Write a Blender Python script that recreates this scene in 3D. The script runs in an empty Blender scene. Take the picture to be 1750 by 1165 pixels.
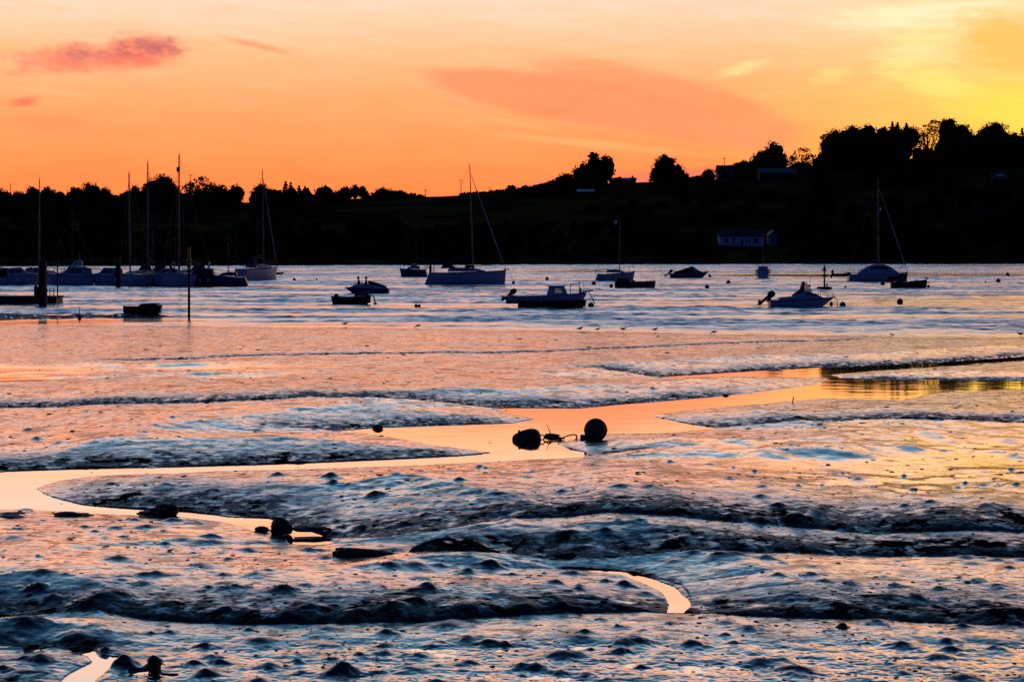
import bpy, bmesh, math, random
import numpy as np
from mathutils import Vector, Matrix

random.seed(7)
rng = np.random.default_rng(11)
R = math.radians
scene = bpy.context.scene
COL = scene.collection

# ------------------------------------------------------------------ camera
F, CX, HY, CAMZ = 3400.0, 875.0, 423.0, 4.5      # focal length in photo pixels, centre column, horizon row, eye height
cam_d = bpy.data.cameras.new('camera')
cam = bpy.data.objects.new('camera', cam_d)
COL.objects.link(cam)
cam.location = (0, 0, CAMZ)
cam.rotation_euler = (R(90), 0, 0)
cam_d.sensor_width = 36.0
cam_d.lens = F / 1750 * 36.0
cam_d.shift_y = (HY - 582.5) / 1750
cam_d.clip_start = 0.5
cam_d.clip_end = 6000
scene.camera = cam

def G(px, py, z=0.0):                 # survey: where a sight line meets the level z
    Y = (CAMZ - z) * F / (py - HY)
    return (px - CX) / F * Y, Y
def P(px, py, Y):
    return Vector(((px - CX) / F * Y, Y, CAMZ - (py - HY) / F * Y))
def AZ(px): return math.degrees(math.atan((px - CX) / F))
def EL(py, px=CX): return math.degrees(math.atan((HY - py) / math.hypot(F, px - CX)))

scene.view_settings.view_transform = 'Standard'
scene.view_settings.look = 'None'
scene.view_settings.exposure = 0
scene.view_settings.gamma = 1
scene.cycles.use_denoising = False
scene.cycles.max_bounces = 6
scene.cycles.transparent_max_bounces = 12

def lin(c):
    out = []
    for v in c:
        v = v / 255.0
        out.append(v / 12.92 if v <= 0.04045 else ((v + 0.055) / 1.055) ** 2.4)
    return tuple(out)

# ------------------------------------------------------------------ node helper
class NT:
    def __init__(s, tree): s.t = tree; s.n = tree.nodes; s.l = tree.links
    def new(s, typ, **kw):
        n = s.n.new(typ)
        for k, v in kw.items(): setattr(n, k, v)
        return n
    def put(s, sock, v):
        if v is None: return
        if isinstance(v, bpy.types.NodeSocket): s.l.new(v, sock)
        else: sock.default_value = v
    def m(s, op, a, b=None, c=None, clamp=False):
        n = s.new('ShaderNodeMath', operation=op, use_clamp=clamp)
        for i, v in enumerate((a, b, c)): s.put(n.inputs[i], v)
        return n.outputs[0]
    def sm(s, v, lo, hi, out0=0.0, out1=1.0):
        n = s.new('ShaderNodeMapRange', interpolation_type='SMOOTHSTEP')
        s.put(n.inputs['Value'], v)
        n.inputs['From Min'].default_value = lo; n.inputs['From Max'].default_value = hi
        n.inputs['To Min'].default_value = out0; n.inputs['To Max'].default_value = out1
        return n.outputs[0]
    def mix(s, f, a, b):
        n = s.new('ShaderNodeMix', data_type='RGBA')
        s.put(n.inputs['Factor'], f)
        for nm, v in ((6, a), (7, b)):
            if isinstance(v, tuple) and len(v) == 3: v = (*v, 1)
            s.put(n.inputs[nm], v)
        return n.outputs[2]
    def ramp(s, v, stops, interp='EASE'):
        n = s.new('ShaderNodeValToRGB'); cr = n.color_ramp; cr.interpolation = interp
        while len(cr.elements) < len(stops): cr.elements.new(0.5)
        for e, (p, c) in zip(cr.elements, stops):
            e.position = p; e.color = (*c, 1)
        s.put(n.inputs[0], v)
        return n.outputs[0]
    def vec(s, x, y, z):
        n = s.new('ShaderNodeCombineXYZ')
        for i, v in enumerate((x, y, z)): s.put(n.inputs[i], v)
        return n.outputs[0]
    def noise(s, v, scale, detail=3, rough=0.5, dist=0.0):
        n = s.new('ShaderNodeTexNoise')
        s.put(n.inputs['Vector'], v)
        n.inputs['Scale'].default_value = scale; n.inputs['Detail'].default_value = detail
        n.inputs['Roughness'].default_value = rough; n.inputs['Distortion'].default_value = dist
        return n.outputs['Fac']

# ------------------------------------------------------------------ world: the evening sky, by bearing and elevation
SUN_AZ, SUN_EL = 17.0, 1.3
world = bpy.data.worlds.new('World')
scene.world = world
world.use_nodes = True
W = NT(world.node_tree)
for n in list(W.n): W.n.remove(n)
tc = W.new('ShaderNodeTexCoord')
sep = W.new('ShaderNodeSeparateXYZ'); W.l.new(tc.outputs['Generated'], sep.inputs[0])
dx, dy, dz = sep.outputs
E = W.m('MULTIPLY', W.m('ARCSINE', dz), 57.29578)
A = W.m('MULTIPLY', W.m('ARCTAN2', dx, dy), 57.29578)
En = W.m('POWER', W.m('DIVIDE', W.m('MAXIMUM', E, 0.0), 90.0), 0.5)      # sqrt scale: more room near the horizon
def es(e): return (e / 90.0) ** 0.5
def L(c, k=1.0): return tuple(v * k for v in lin(c))
low = [(0.0, L((255, 138, 72))), (es(1.2), L((255, 142, 74))), (es(2.2), L((255, 150, 82))), (es(3.2), L((255, 164, 98))),
       (es(4.4), L((255, 178, 116))), (es(5.6), L((254, 198, 142))), (es(6.4), L((253, 214, 174))), (es(7.3), L((250, 222, 192)))]
high = [(es(8.0), L((254, 184, 130), 1.1)), (es(11.3), L((244, 204, 170), 1.1)), (es(13.4), L((188, 210, 220), 1.12)), (es(18.5), L((112, 172, 208), 1.1)),
        (es(34), L((46, 104, 160))), (es(55), L((20, 42, 84))), (1.0, L((13, 27, 62)))]
high_r = [(es(8.3), L((255, 204, 144), 1.2)), (es(9.5), L((255, 192, 136), 1.3)), (es(12.0), L((255, 186, 140), 1.35)), (es(14.5), L((250, 188, 156), 1.2))] + [(es(18), L((168, 182, 194), 1.05))] + high[3:]
warm = [(0.0, L((255, 156, 62))), (es(1.6), L((255, 178, 72))), (es(3.0), L((255, 214, 84))), (es(4.4), L((255, 222, 106))),
        (es(5.8), L((255, 222, 136))), (es(7.3), L((255, 228, 164)))]
sky_l = W.ramp(En, low + high, 'LINEAR')
sky_r = W.ramp(En, warm + high_r, 'LINEAR')
cA = W.m('ADD', A, W.m('MULTIPLY', W.m('SUBTRACT', W.noise(W.vec(A, W.m('MULTIPLY', E, 3.0), 0.0), 0.22, 3), 0.5), 3.0))
cA = W.m('ADD', cA, W.m('MULTIPLY', W.m('MINIMUM', E, 7.0), -0.55))
wr = W.sm(cA, 2.0, 14.0)
sky = W.mix(wr, sky_l, sky_r)
nz1 = W.noise(W.vec(A, W.m('MULTIPLY', E, 2.2), 0.0), 1.4, 6, 0.6)
nz2 = W.noise(W.vec(A, W.m('MULTIPLY', E, 3.5), 4.0), 0.55, 5, 0.55)
nz3 = W.noise(W.vec(W.m('ADD', A, W.m('MULTIPLY', E, 1.5)), W.m('MULTIPLY', E, 5.0), 9.0), 0.9, 6, 0.6)

def cloud(base, px, py, rx, ry, tilt, col, op, soft, amp, nz, k=1.0):
    """one cloud: centre, half sizes and tilt surveyed as bearings, edges broken by noise"""
    ca, ce = AZ(px), EL(py, px)
    ra, re = rx / 59.3, ry / 59.3
    c, s_ = math.cos(R(tilt)), math.sin(R(tilt))
    u = W.m('SUBTRACT', A, ca); v = W.m('SUBTRACT', E, ce)
    uu = W.m('ADD', W.m('MULTIPLY', u, c / ra), W.m('MULTIPLY', v, s_ / ra))
    vv = W.m('SUBTRACT', W.m('MULTIPLY', v, c / re), W.m('MULTIPLY', u, s_ / re))
    r = W.m('SQRT', W.m('ADD', W.m('MULTIPLY', uu, uu), W.m('MULTIPLY', vv, vv)))
    r = W.m('ADD', r, W.m('MULTIPLY', W.m('SUBTRACT', nz, 0.5), amp))
    f = W.sm(r, 1.0, 1.0 - soft, 0.0, 1.0)
    # reversed range: inside -> 1
    n = f.node
    n.inputs['From Min'].default_value = 1.0 - soft; n.inputs['From Max'].default_value = 1.0
    n.inputs['To Min'].default_value = op; n.inputs['To Max'].default_value = 0.0
    return W.mix(f, base, col if isinstance(col, bpy.types.NodeSocket) else L(col, k))

# broad warm lens of cloud over the middle
sky = cloud(sky, 1010, 246, 240, 10, -6, (255, 196, 120), 0.45, 0.9, 0.8, nz2)
sky = cloud(sky, 985, 172, 300, 44, -9, (244, 150, 102), 0.8, 0.30, 0.22, nz2)
sky = cloud(sky, 1140, 180, 290, 62, -15, (244, 156, 104), 0.8, 0.35, 0.25, nz2)
sky = cloud(sky, 860, 206, 150, 7, -12, (255, 190, 122), 0.35, 0.8, 0.5, nz2)
sky = cloud(sky, 975, 112, 85, 12, -2, (255, 172, 118), 0.8, 0.7, 0.6, nz2)
sky = cloud(sky, 1060, 237, 55, 5, -12, (252, 158, 98), 0.5, 0.9, 0.5, nz2)
# bright streaks and folds towards the hidden sun
sky = cloud(sky, 1560, 28, 190, 34, 2, (255, 246, 196), 0.9, 0.9, 1.3, nz3)
sky = cloud(sky, 1570, 85, 110, 60, 20, (255, 240, 160), 0.8, 0.95, 1.3, nz3)
sky = cloud(sky, 1270, 116, 62, 14, 14, (255, 228, 150), 0.8, 0.9, 1.2, nz3)
sky = cloud(sky, 1420, 128, 60, 22, 16, (255, 226, 136), 0.6, 0.95, 1.2, nz3)
sky = cloud(sky, 1600, 140, 120, 36, -14, (255, 240, 130), 0.75, 0.95, 1.0, nz3)
sky = cloud(sky, 1716, 74, 105, 62, -22, (251, 200, 98), 0.85, 0.7, 0.9, nz1)
sky = cloud(sky, 1760, 190, 200, 60, -8, (255, 232, 90), 0.85, 0.9, 0.7, nz2)
sky = cloud(sky, 1640, 8, 130, 8, 0, (255, 240, 190), 0.8, 0.9, 1.2, nz3)
# pink bank along the horizon
sky = cloud(sky, 1190, 318, 270, 38, 3, (236, 128, 104), 0.85, 0.4, 0.55, nz1)
sky = cloud(sky, 920, 330, 110, 26, 14, (232, 132, 112), 0.8, 0.5, 0.5, nz1)
sky = cloud(sky, 720, 340, 170, 12, 2, (236, 130, 98), 0.6, 0.8, 0.5, nz1)
# the small pink clouds: mauve cores, orange undersides
pk = W.mix(W.sm(W.noise(W.vec(A, W.m('MULTIPLY', E, 2.0), 2.0), 1.1, 5, 0.6), 0.42, 0.60), L((190, 112, 110)), L((250, 142, 108)))
sky = cloud(sky, 165, 97, 190, 33, 6, pk, 0.85, 0.75, 1.3, nz1)
sky = cloud(sky, 248, 82, 80, 34, 0, pk, 0.8, 0.7, 1.1, nz1)
sky = cloud(sky, 225, 108, 110, 18, 2, (255, 138, 98), 0.65, 0.9, 1.0, nz1)
sky = cloud(sky, 90, 110, 80, 24, 3, (255, 146, 106), 0.5, 0.9, 1.0, nz1)
sky = cloud(sky, 440, 78, 100, 9, -13, (251, 160, 112), 0.75, 0.95, 0.6, nz1)
sky = cloud(sky, 42, 174, 36, 13, 8, (214, 116, 96), 0.8, 0.95, 0.9, nz1)
sky = cloud(sky, 90, 215, 130, 26, -6, (252, 146, 94), 0.5, 0.95, 0.7, nz2)
sky = cloud(sky, 90, 158, 130, 10, -5, (255, 192, 128), 0.45, 0.95, 0.9, nz2)

fib = W.noise(W.vec(W.m('ADD', A, W.m('MULTIPLY', E, 0.8)), W.m('MULTIPLY', E, 7.0), 3.0), 0.5, 7, 0.62)
hz = W.m('MULTIPLY', W.sm(E, 9.0, 14.0, 1.2, 1.0), W.sm(E, 3.5, 6.5, 1.18, 1.0))
cs = W.new('ShaderNodeSeparateColor'); W.l.new(sky, cs.inputs[0])
cc = W.new('ShaderNodeCombineColor')
fb = W.m('ADD', 1.0, W.m('MULTIPLY', W.m('SUBTRACT', fib, 0.5), 0.30))
W.l.new(W.m('MULTIPLY', cs.outputs[0], hz), cc.inputs[0])
W.l.new(W.m('MULTIPLY', cs.outputs[1], fb), cc.inputs[1])
W.l.new(W.m('MULTIPLY', cs.outputs[2], W.m('MULTIPLY', fb, fb)), cc.inputs[2])
sky = cc.outputs[0]
# the eastern half behind the camera is already deep dusk blue
back = W.ramp(En, [(0.0, L((28, 46, 96))), (es(12), L((24, 48, 108))), (es(40), L((14, 34, 82))), (1.0, L((13, 27, 62)))], 'LINEAR')
cd = W.m('COSINE', W.m('DIVIDE', W.m('SUBTRACT', A, SUN_AZ - 8), 57.29578))
wf = W.sm(cd, -0.15, 0.85)
sky = W.mix(wf, back, sky)
# what little scattered sunlight the clear upper air adds
nish = W.new('ShaderNodeTexSky', sky_type='NISHITA')
nish.sun_disc = False; nish.sun_elevation = R(SUN_EL); nish.sun_rotation = R(SUN_AZ)
bg = W.new('ShaderNodeBackground'); W.l.new(sky, bg.inputs[0]); bg.inputs[1].default_value = 1.0
bg2 = W.new('ShaderNodeBackground'); W.l.new(nish.outputs[0], bg2.inputs[0]); bg2.inputs[1].default_value = 0.0006
add = W.new('ShaderNodeAddShader'); W.l.new(bg.outputs[0], add.inputs[0]); W.l.new(bg2.outputs[0], add.inputs[1])
out = W.new('ShaderNodeOutputWorld'); W.l.new(add.outputs[0], out.inputs[0])

sun_d = bpy.data.lights.new('sun', 'SUN')
sun_d.energy = 0.35; sun_d.angle = R(0.6); sun_d.color = (1.0, 0.72, 0.38)
sun = bpy.data.objects.new('sun', sun_d); COL.objects.link(sun)
d_ = Vector((math.sin(R(SUN_AZ)) * math.cos(R(SUN_EL)), math.cos(R(SUN_AZ)) * math.cos(R(SUN_EL)), math.sin(R(SUN_EL))))
sun.rotation_euler = d_.to_track_quat('Z', 'Y').to_euler()
sun.location = (200, 600, 60)

# ------------------------------------------------------------------ materials
MATS = {}
def mat(name, col, rough=0.5, metal=0.0, var=0.25, scale=3.0, bump=0.0, ior=1.45):
    if name in MATS: return MATS[name]
    m = bpy.data.materials.new(name); m.use_nodes = True
    N = NT(m.node_tree); b = N.n['Principled BSDF']
    t = N.new('ShaderNodeTexCoord')
    nz = N.noise(t.outputs['Object'], scale, 5, 0.6)
    c2 = tuple(v * (1 - var) for v in col)
    N.l.new(N.mix(N.sm(nz, 0.35, 0.65), c2, col), b.inputs['Base Color'])
    N.put(b.inputs['Roughness'], N.m('ADD', N.m('MULTIPLY', nz, 0.2), rough - 0.1))
    b.inputs['Metallic'].default_value = metal
    b.inputs['IOR'].default_value = ior
    if bump:
        bp = N.new('ShaderNodeBump'); bp.inputs['Strength'].default_value = bump; bp.inputs['Distance'].default_value = 0.05
        N.l.new(N.noise(t.outputs['Object'], scale * 4, 5, 0.6), bp.inputs['Height'])
        N.l.new(bp.outputs[0], b.inputs['Normal'])
    MATS[name] = m
    return m
white = mat('white_gelcoat', (0.40, 0.44, 0.52), 0.4, var=0.15, scale=1.5)
cream = mat('cream_gelcoat', (0.5, 0.48, 0.42), 0.4, var=0.2, scale=1.5)
blueh = mat('blue_gelcoat', (0.03, 0.06, 0.16), 0.35, var=0.2)
navy = mat('navy_canvas', (0.012, 0.016, 0.04), 0.85, var=0.4, scale=6)
black = mat('black_rubber', (0.012, 0.012, 0.013), 0.6, var=0.4)
darkw = mat('tarred_wood', (0.022, 0.017, 0.014), 0.7, var=0.5, scale=5, bump=0.4)
alu = mat('mast_alloy', (0.13, 0.14, 0.16), 0.6, 0.1, var=0.2)
wire = mat('wire', (0.08, 0.08, 0.09), 0.5, 0.5)
canvas = mat('pale_canvas', (0.35, 0.34, 0.33), 0.9, var=0.2, scale=6)
redp = mat('red_buoy_plastic', (0.34, 0.02, 0.012), 0.5, var=0.45, scale=5)
darkp = mat('weathered_buoy', (0.03, 0.022, 0.02), 0.7, var=0.5, scale=9, bump=0.4)
yellow = mat('yellow_paint', (0.35, 0.26, 0.01), 0.6, var=0.4, scale=6)
steel = mat('rusty_steel', (0.035, 0.024, 0.02), 0.7, 0.2, var=0.5, scale=8, bump=0.3)
rope_m = mat('wet_rope', (0.03, 0.022, 0.016), 0.8, var=0.4, scale=20)
crumb_m = mat('silt_crumb', (0.008, 0.009, 0.012), 0.55, var=0.4, scale=9)
rock_m = mat('weedy_rock', (0.012, 0.010, 0.009), 0.55, var=0.5, scale=8, bump=0.6)
feather_d = mat('dark_plumage', (0.02, 0.018, 0.016), 0.8, var=0.4, scale=30)
feather_w = mat('pale_plumage', (0.3, 0.3, 0.3), 0.8, var=0.3, scale=30)
cloth = mat('dark_jacket', (0.012, 0.014, 0.02), 0.9, var=0.4, scale=20)
hair_m = mat('dark_hair', (0.012, 0.009, 0.007), 0.7, var=0.4, scale=60)
render_w = mat('white_render', (0.62, 0.63, 0.66), 0.8, var=0.15, scale=0.8)
slate = mat('slate_roof', (0.014, 0.014, 0.016), 0.7, var=0.4, scale=2)
brick = mat('brown_brick', (0.018, 0.013, 0.011), 0.9, var=0.4, scale=3)
glaze = mat('window_glass', (0.02, 0.022, 0.03), 0.08, var=0.2)
bark = mat('bark', (0.02, 0.015, 0.011), 0.9, var=0.4, scale=4, bump=0.5)

def clear_glass():
    m = bpy.data.materials.new('clear_pane'); m.use_nodes = True
    N = NT(m.node_tree)
    for n in list(N.n): N.n.remove(n)
    tr = N.new('ShaderNodeBsdfTransparent'); tr.inputs[0].default_value = (0.72, 0.7, 0.7, 1)
    gl = N.new('ShaderNodeBsdfGlossy'); gl.inputs['Roughness'].default_value = 0.05
    fr = N.new('ShaderNodeFresnel'); fr.inputs['IOR'].default_value = 1.4
    mx = N.new('ShaderNodeMixShader')
    N.l.new(fr.outputs[0], mx.inputs[0]); N.l.new(tr.outputs[0], mx.inputs[1]); N.l.new(gl.outputs[0], mx.inputs[2])
    o = N.new('ShaderNodeOutputMaterial'); N.l.new(mx.outputs[0], o.inputs[0])
    return m
clear = clear_glass()

def foliage(name, col):
    m = bpy.data.materials.new(name); m.use_nodes = True
    N = NT(m.node_tree); b = N.n['Principled BSDF']
    g = N.new('ShaderNodeNewGeometry')
    nz = N.noise(g.outputs['Position'], 0.5, 3)
    N.l.new(N.mix(N.sm(nz, 0.35, 0.65), tuple(v * 0.6 for v in col), col), b.inputs['Base Color'])
    b.inputs['Roughness'].default_value = 0.8
    b.inputs['Specular IOR Level'].default_value = 0.0
    return m
leaf_a = foliage('oak_leaves', (0.020, 0.022, 0.008))
leaf_b = foliage('scrub_leaves', (0.012, 0.015, 0.007))
leaf_c = foliage('conifer_needles', (0.016, 0.022, 0.012))

def water_mat(name, calm):
    m = bpy.data.materials.new(name); m.use_nodes = True
    N = NT(m.node_tree)
    for n in list(N.n): N.n.remove(n)
    g = N.new('ShaderNodeNewGeometry'); pos = g.outputs['Position']
    sp = N.new('ShaderNodeSeparateXYZ'); N.l.new(pos, sp.inputs[0])
    X, Y = sp.outputs[0], sp.outputs[1]
    bp = N.new('ShaderNodeBump')
    if calm:
        h = N.noise(N.vec(N.m('MULTIPLY', X, 0.5), Y, 0.0), 1.2, 2)
        bp.inputs['Strength'].default_value = 1.0; bp.inputs['Distance'].default_value = 0.003
        N.l.new(h, bp.inputs['Height'])
        rough = 0.03
    else:
        h = N.m('ADD', N.noise(N.vec(N.m('MULTIPLY', X, 0.6), Y, 0.0), 2.6, 3, 0.55), N.m('MULTIPLY', N.noise(pos, 0.5, 2), 0.4))
        at = N.new('ShaderNodeAttribute'); at.attribute_name = 'ruffle'
        N.l.new(N.m('MULTIPLY', h, at.outputs['Fac']), bp.inputs['Height'])
        bp.inputs['Strength'].default_value = 1.0; bp.inputs['Distance'].default_value = 0.09
        rough = N.m('ADD', 0.08, N.m('MULTIPLY', N.m('MINIMUM', at.outputs['Fac'], 1.0), 0.36))
    gl = N.new('ShaderNodeBsdfGlossy'); N.put(gl.inputs['Roughness'], rough); gl.inputs[0].default_value = (0.97, 0.98, 1, 1)
    df = N.new('ShaderNodeBsdfDiffuse'); df.inputs[0].default_value = (0.012, 0.016, 0.02, 1)
    fr = N.new('ShaderNodeFresnel'); fr.inputs['IOR'].default_value = 1.333
    for s_ in (gl, fr): N.l.new(bp.outputs[0], s_.inputs['Normal'])
    k = N.m('MINIMUM', N.m('MULTIPLY', fr.outputs[0], 1.14 if calm else 1.6), 0.96)
    mx = N.new('ShaderNodeMixShader'); N.put(mx.inputs[0], k); N.l.new(df.outputs[0], mx.inputs[1]); N.l.new(gl.outputs[0], mx.inputs[2])
    o = N.new('ShaderNodeOutputMaterial'); N.l.new(mx.outputs[0], o.inputs[0])
    return m
water_r = water_mat('rippled_water', False)
water_c = water_mat('still_water', True)

def mud_mat():
    m = bpy.data.materials.new('wet_mud'); m.use_nodes = True
    N = NT(m.node_tree)
    for n in list(N.n): N.n.remove(n)
    g = N.new('ShaderNodeNewGeometry'); pos = g.outputs['Position']
    n0 = N.noise(pos, 0.35, 4, 0.6)
    n1 = N.noise(pos, 2.8, 2, 0.6)
    n2 = N.noise(pos, 9.0, 2, 0.6)
    at = N.new('ShaderNodeAttribute'); at.attribute_name = 'wet'
    dry = N.m('SUBTRACT', 1.0, at.outputs['Fac'], clamp=True)
    # drier, stickier patches are rougher than the film of water between them
    patch = N.sm(N.m('ADD', N.m('MULTIPLY', n0, 0.5), N.m('MULTIPLY', n1, 0.5)), 0.36, 0.62)
    h = N.m('ADD', N.m('MULTIPLY', n1, 0.5), N.m('MULTIPLY', n2, 0.22))
    h = N.m('MULTIPLY', N.m('MULTIPLY', h, N.m('ADD', N.m('MULTIPLY', patch, 0.75), 0.3)), N.m('ADD', N.m('MULTIPLY', dry, 0.85), 0.15))
    bp = N.new('ShaderNodeBump'); bp.inputs['Strength'].default_value = 1.0; bp.inputs['Distance'].default_value = 0.018
    N.l.new(h, bp.inputs['Height'])
    gl = N.new('ShaderNodeBsdfGlossy'); gl.inputs[0].default_value = (1, 0.98, 0.98, 1)
    ad0 = N.new('ShaderNodeAttribute'); ad0.attribute_name = 'dulled'
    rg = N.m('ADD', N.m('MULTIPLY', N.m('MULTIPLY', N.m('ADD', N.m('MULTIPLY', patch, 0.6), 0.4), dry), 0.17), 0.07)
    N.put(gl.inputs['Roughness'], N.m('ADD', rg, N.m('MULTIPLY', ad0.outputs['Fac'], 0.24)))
    df = N.new('ShaderNodeBsdfDiffuse')
    N.l.new(N.mix(n1, (0.007, 0.008, 0.011), (0.017, 0.016, 0.017)), df.inputs[0])
    fr = N.new('ShaderNodeFresnel'); fr.inputs['IOR'].default_value = 1.36
    for s_ in (gl, fr, df): N.l.new(bp.outputs[0], s_.inputs['Normal'])
    # crumbs and casts of dull silt standing out of the film
    sp1 = N.sm(N.noise(pos, 1.1, 2, 0.6), 0.56, 0.63)
    sp2 = N.sm(N.noise(pos, 4.2, 2, 0.6), 0.55, 0.61)
    sp3 = N.sm(N.noise(pos, 12.0, 3, 0.7), 0.56, 0.62)
    sp2 = N.m('MAXIMUM', sp2, N.m('MULTIPLY', sp3, 0.8))
    ad = N.new('ShaderNodeAttribute'); ad.attribute_name = 'dulled'
    silt = N.m('MULTIPLY', N.m('MAXIMUM', N.m('MULTIPLY', sp1, 0.75), N.m('MULTIPLY', sp2, 0.9)), N.m('ADD', N.m('MULTIPLY', dry, 0.8), 0.2))
    k = N.m('MINIMUM', N.m('MULTIPLY', fr.outputs[0], 2.3), 0.97)
    k = N.m('MULTIPLY', k, N.m('SUBTRACT', 1.0, N.m('MAXIMUM', N.m('MULTIPLY', silt, 0.66), N.m('ADD', N.m('MULTIPLY', ad.outputs['Fac'], N.m('ADD', 0.38, N.m('MULTIPLY', silt, 0.3))), N.m('MULTIPLY', N.m('POWER', ad.outputs['Fac'], 3.0), 0.42)))))  # reflection falls off as the mask rises, steepest at its top
    mx = N.new('ShaderNodeMixShader'); N.put(mx.inputs[0], k); N.l.new(df.outputs[0], mx.inputs[1]); N.l.new(gl.outputs[0], mx.inputs[2])
    o = N.new('ShaderNodeOutputMaterial'); N.l.new(mx.outputs[0], o.inputs[0])
    return m
mud = mud_mat()

# ------------------------------------------------------------------ mesh builder
class MB:
    def __init__(s): s.v = []; s.f = []
    def add(s, vs, fs, M=None):
        o = len(s.v)
        s.v += [tuple(M @ Vector(p)) if M else tuple(p) for p in vs]
        s.f += [tuple(i + o for i in f) for f in fs]
        return s
    def box(s, x0, x1, y0, y1, z0, z1, M=None):
        v = [(x, y, z) for x in (x0, x1) for y in (y0, y1) for z in (z0, z1)]
        f = [(0, 1, 3, 2), (4, 6, 7, 5), (0, 4, 5, 1), (2, 3, 7, 6), (0, 2, 6, 4), (1, 5, 7, 3)]
        return s.add(v, f, M)
    def tube(s, pts, rad, n=8, cap=True):
        pts = [Vector(p) for p in pts]
        if not isinstance(rad, (list, tuple)): rad = [rad] * len(pts)
        vs, fs = [], []
        up = None
        for i, p in enumerate(pts):
            t = (pts[min(i + 1, len(pts) - 1)] - pts[max(i - 1, 0)]).normalized()
            if up is None:
                up = Vector((0, 0, 1)) if abs(t.z) < 0.9 else Vector((1, 0, 0))
            a = t.cross(up).normalized(); b = a.cross(t).normalized(); up = b
            for k in range(n):
                an = 2 * math.pi * k / n
                vs.append(p + (a * math.cos(an) + b * math.sin(an)) * rad[i])
        for i in range(len(pts) - 1):
            for k in range(n):
                k2 = (k + 1) % n
                fs.append((i * n + k, i * n + k2, (i + 1) * n + k2, (i + 1) * n + k))
        if cap:
            fs.append(tuple(range(n - 1, -1, -1))); fs.append(tuple((len(pts) - 1) * n + k for k in range(n)))
        return s.add(vs, fs)
    def lathe(s, prof, n=16, M=None):      # (radius, z) pairs, turned about z
        vs, fs = [], []
        for r, z in prof:
            for k in range(n):
                a = 2 * math.pi * k / n
                vs.append((r * math.cos(a), r * math.sin(a), z))
        for i in range(len(prof) - 1):
            for k in range(n):
                k2 = (k + 1) % n
                fs.append((i * n + k, i * n + k2, (i + 1) * n + k2, (i + 1) * n + k))
        fs.append(tuple(range(n - 1, -1, -1))); fs.append(tuple((len(prof) - 1) * n + k for k in range(n)))
        return s.add(vs, fs, M)
    def ball(s, c, r, n=12, sq=(1, 1, 1)):
        prof = [(max(1e-4, r * math.sin(math.pi * i / n)), -r * math.cos(math.pi * i / n)) for i in range(n + 1)]
        M = Matrix.Translation(c) @ Matrix.Diagonal((*sq, 1))
        return s.lathe(prof, n + 4, M)
    def prism(s, prof, hw):                # side profile (x, z) carried across y; hw a number or a function of (x, z)
        n = len(prof)
        w = hw if callable(hw) else (lambda x, z: hw)
        vs = [(x, -w(x, z), z) for x, z in prof] + [(x, w(x, z), z) for x, z in prof]
        fs = [tuple(range(n)), tuple(range(2 * n - 1, n - 1, -1))]
        for i in range(n):
            j = (i + 1) % n
            fs.append((i, i + n, j + n, j))
        return s.add(vs, fs)
    def build(s, name, m, parent=None, smooth=True, bevel=0.0):
        me = bpy.data.meshes.new(name)
        me.from_pydata([tuple(p) for p in s.v], [], s.f)
        bm = bmesh.new(); bm.from_mesh(me)
        bmesh.ops.recalc_face_normals(bm, faces=bm.faces)
        if bevel:
            bmesh.ops.bevel(bm, geom=list(bm.edges), offset=bevel, segments=2, affect='EDGES', profile=0.7)
        bm.to_mesh(me); bm.free()
        if smooth:
            me.polygons.foreach_set('use_smooth', [True] * len(me.polygons))
            me.set_sharp_from_angle(angle=R(38))
        me.materials.append(m)
        o = bpy.data.objects.new(name, me); COL.objects.link(o)
        if parent: o.parent = parent
        return o

def tag(o, label=None, cat=None, group=None, kind=None):
    if label: o['label'] = label
    if cat: o['category'] = cat
    if group: o['group'] = group
    if kind: o['kind'] = kind
    return o
def thing(name, label, cat, loc=(0, 0, 0), rz=0.0, group=None):
    o = bpy.data.objects.new(name, None); COL.objects.link(o)
    o.empty_display_size = 0.3
    o.location = loc; o.rotation_euler = (0, 0, rz)
    return tag(o, label, cat, group)
def copy_tree(o, parent=None):
    c = o.copy(); COL.objects.link(c)
    if parent: c.parent = parent
    for ch in [x for x in o.children]: copy_tree(ch, c)
    return c
# ------------------------------------------------------------------ numpy noise
_perm = np.random.default_rng(5).permutation(512)
_grad = np.stack([np.cos(np.arange(512) * 2.399), np.sin(np.arange(512) * 2.399)], 1)
def pn(x, y):
    xi = np.floor(x).astype(np.int64); yi = np.floor(y).astype(np.int64)
    xf = x - xi; yf = y - yi
    def g(ix, iy, fx, fy):
        h = _perm[(ix + _perm[iy & 511]) & 511]
        return _grad[h, 0] * fx + _grad[h, 1] * fy
    u = xf * xf * xf * (xf * (xf * 6 - 15) + 10); v = yf * yf * yf * (yf * (yf * 6 - 15) + 10)
    a = g(xi, yi, xf, yf); b = g(xi + 1, yi, xf - 1, yf)
    c = g(xi, yi + 1, xf, yf - 1); d = g(xi + 1, yi + 1, xf - 1, yf - 1)
    return (a + u * (b - a)) * (1 - v) + (c + u * (d - c)) * v
def fbm(x, y, s, oct=3, gain=0.5):
    t = 0; a = 1.0
    for i in range(oct):
        t = t + a * pn(x * s + 17.3 * i, y * s + 9.1 * i); s *= 2.03; a *= gain
    return t
def sstep(v, a, b):
    t = np.clip((v - a) / (b - a), 0, 1); return t * t * (3 - 2 * t)

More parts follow.
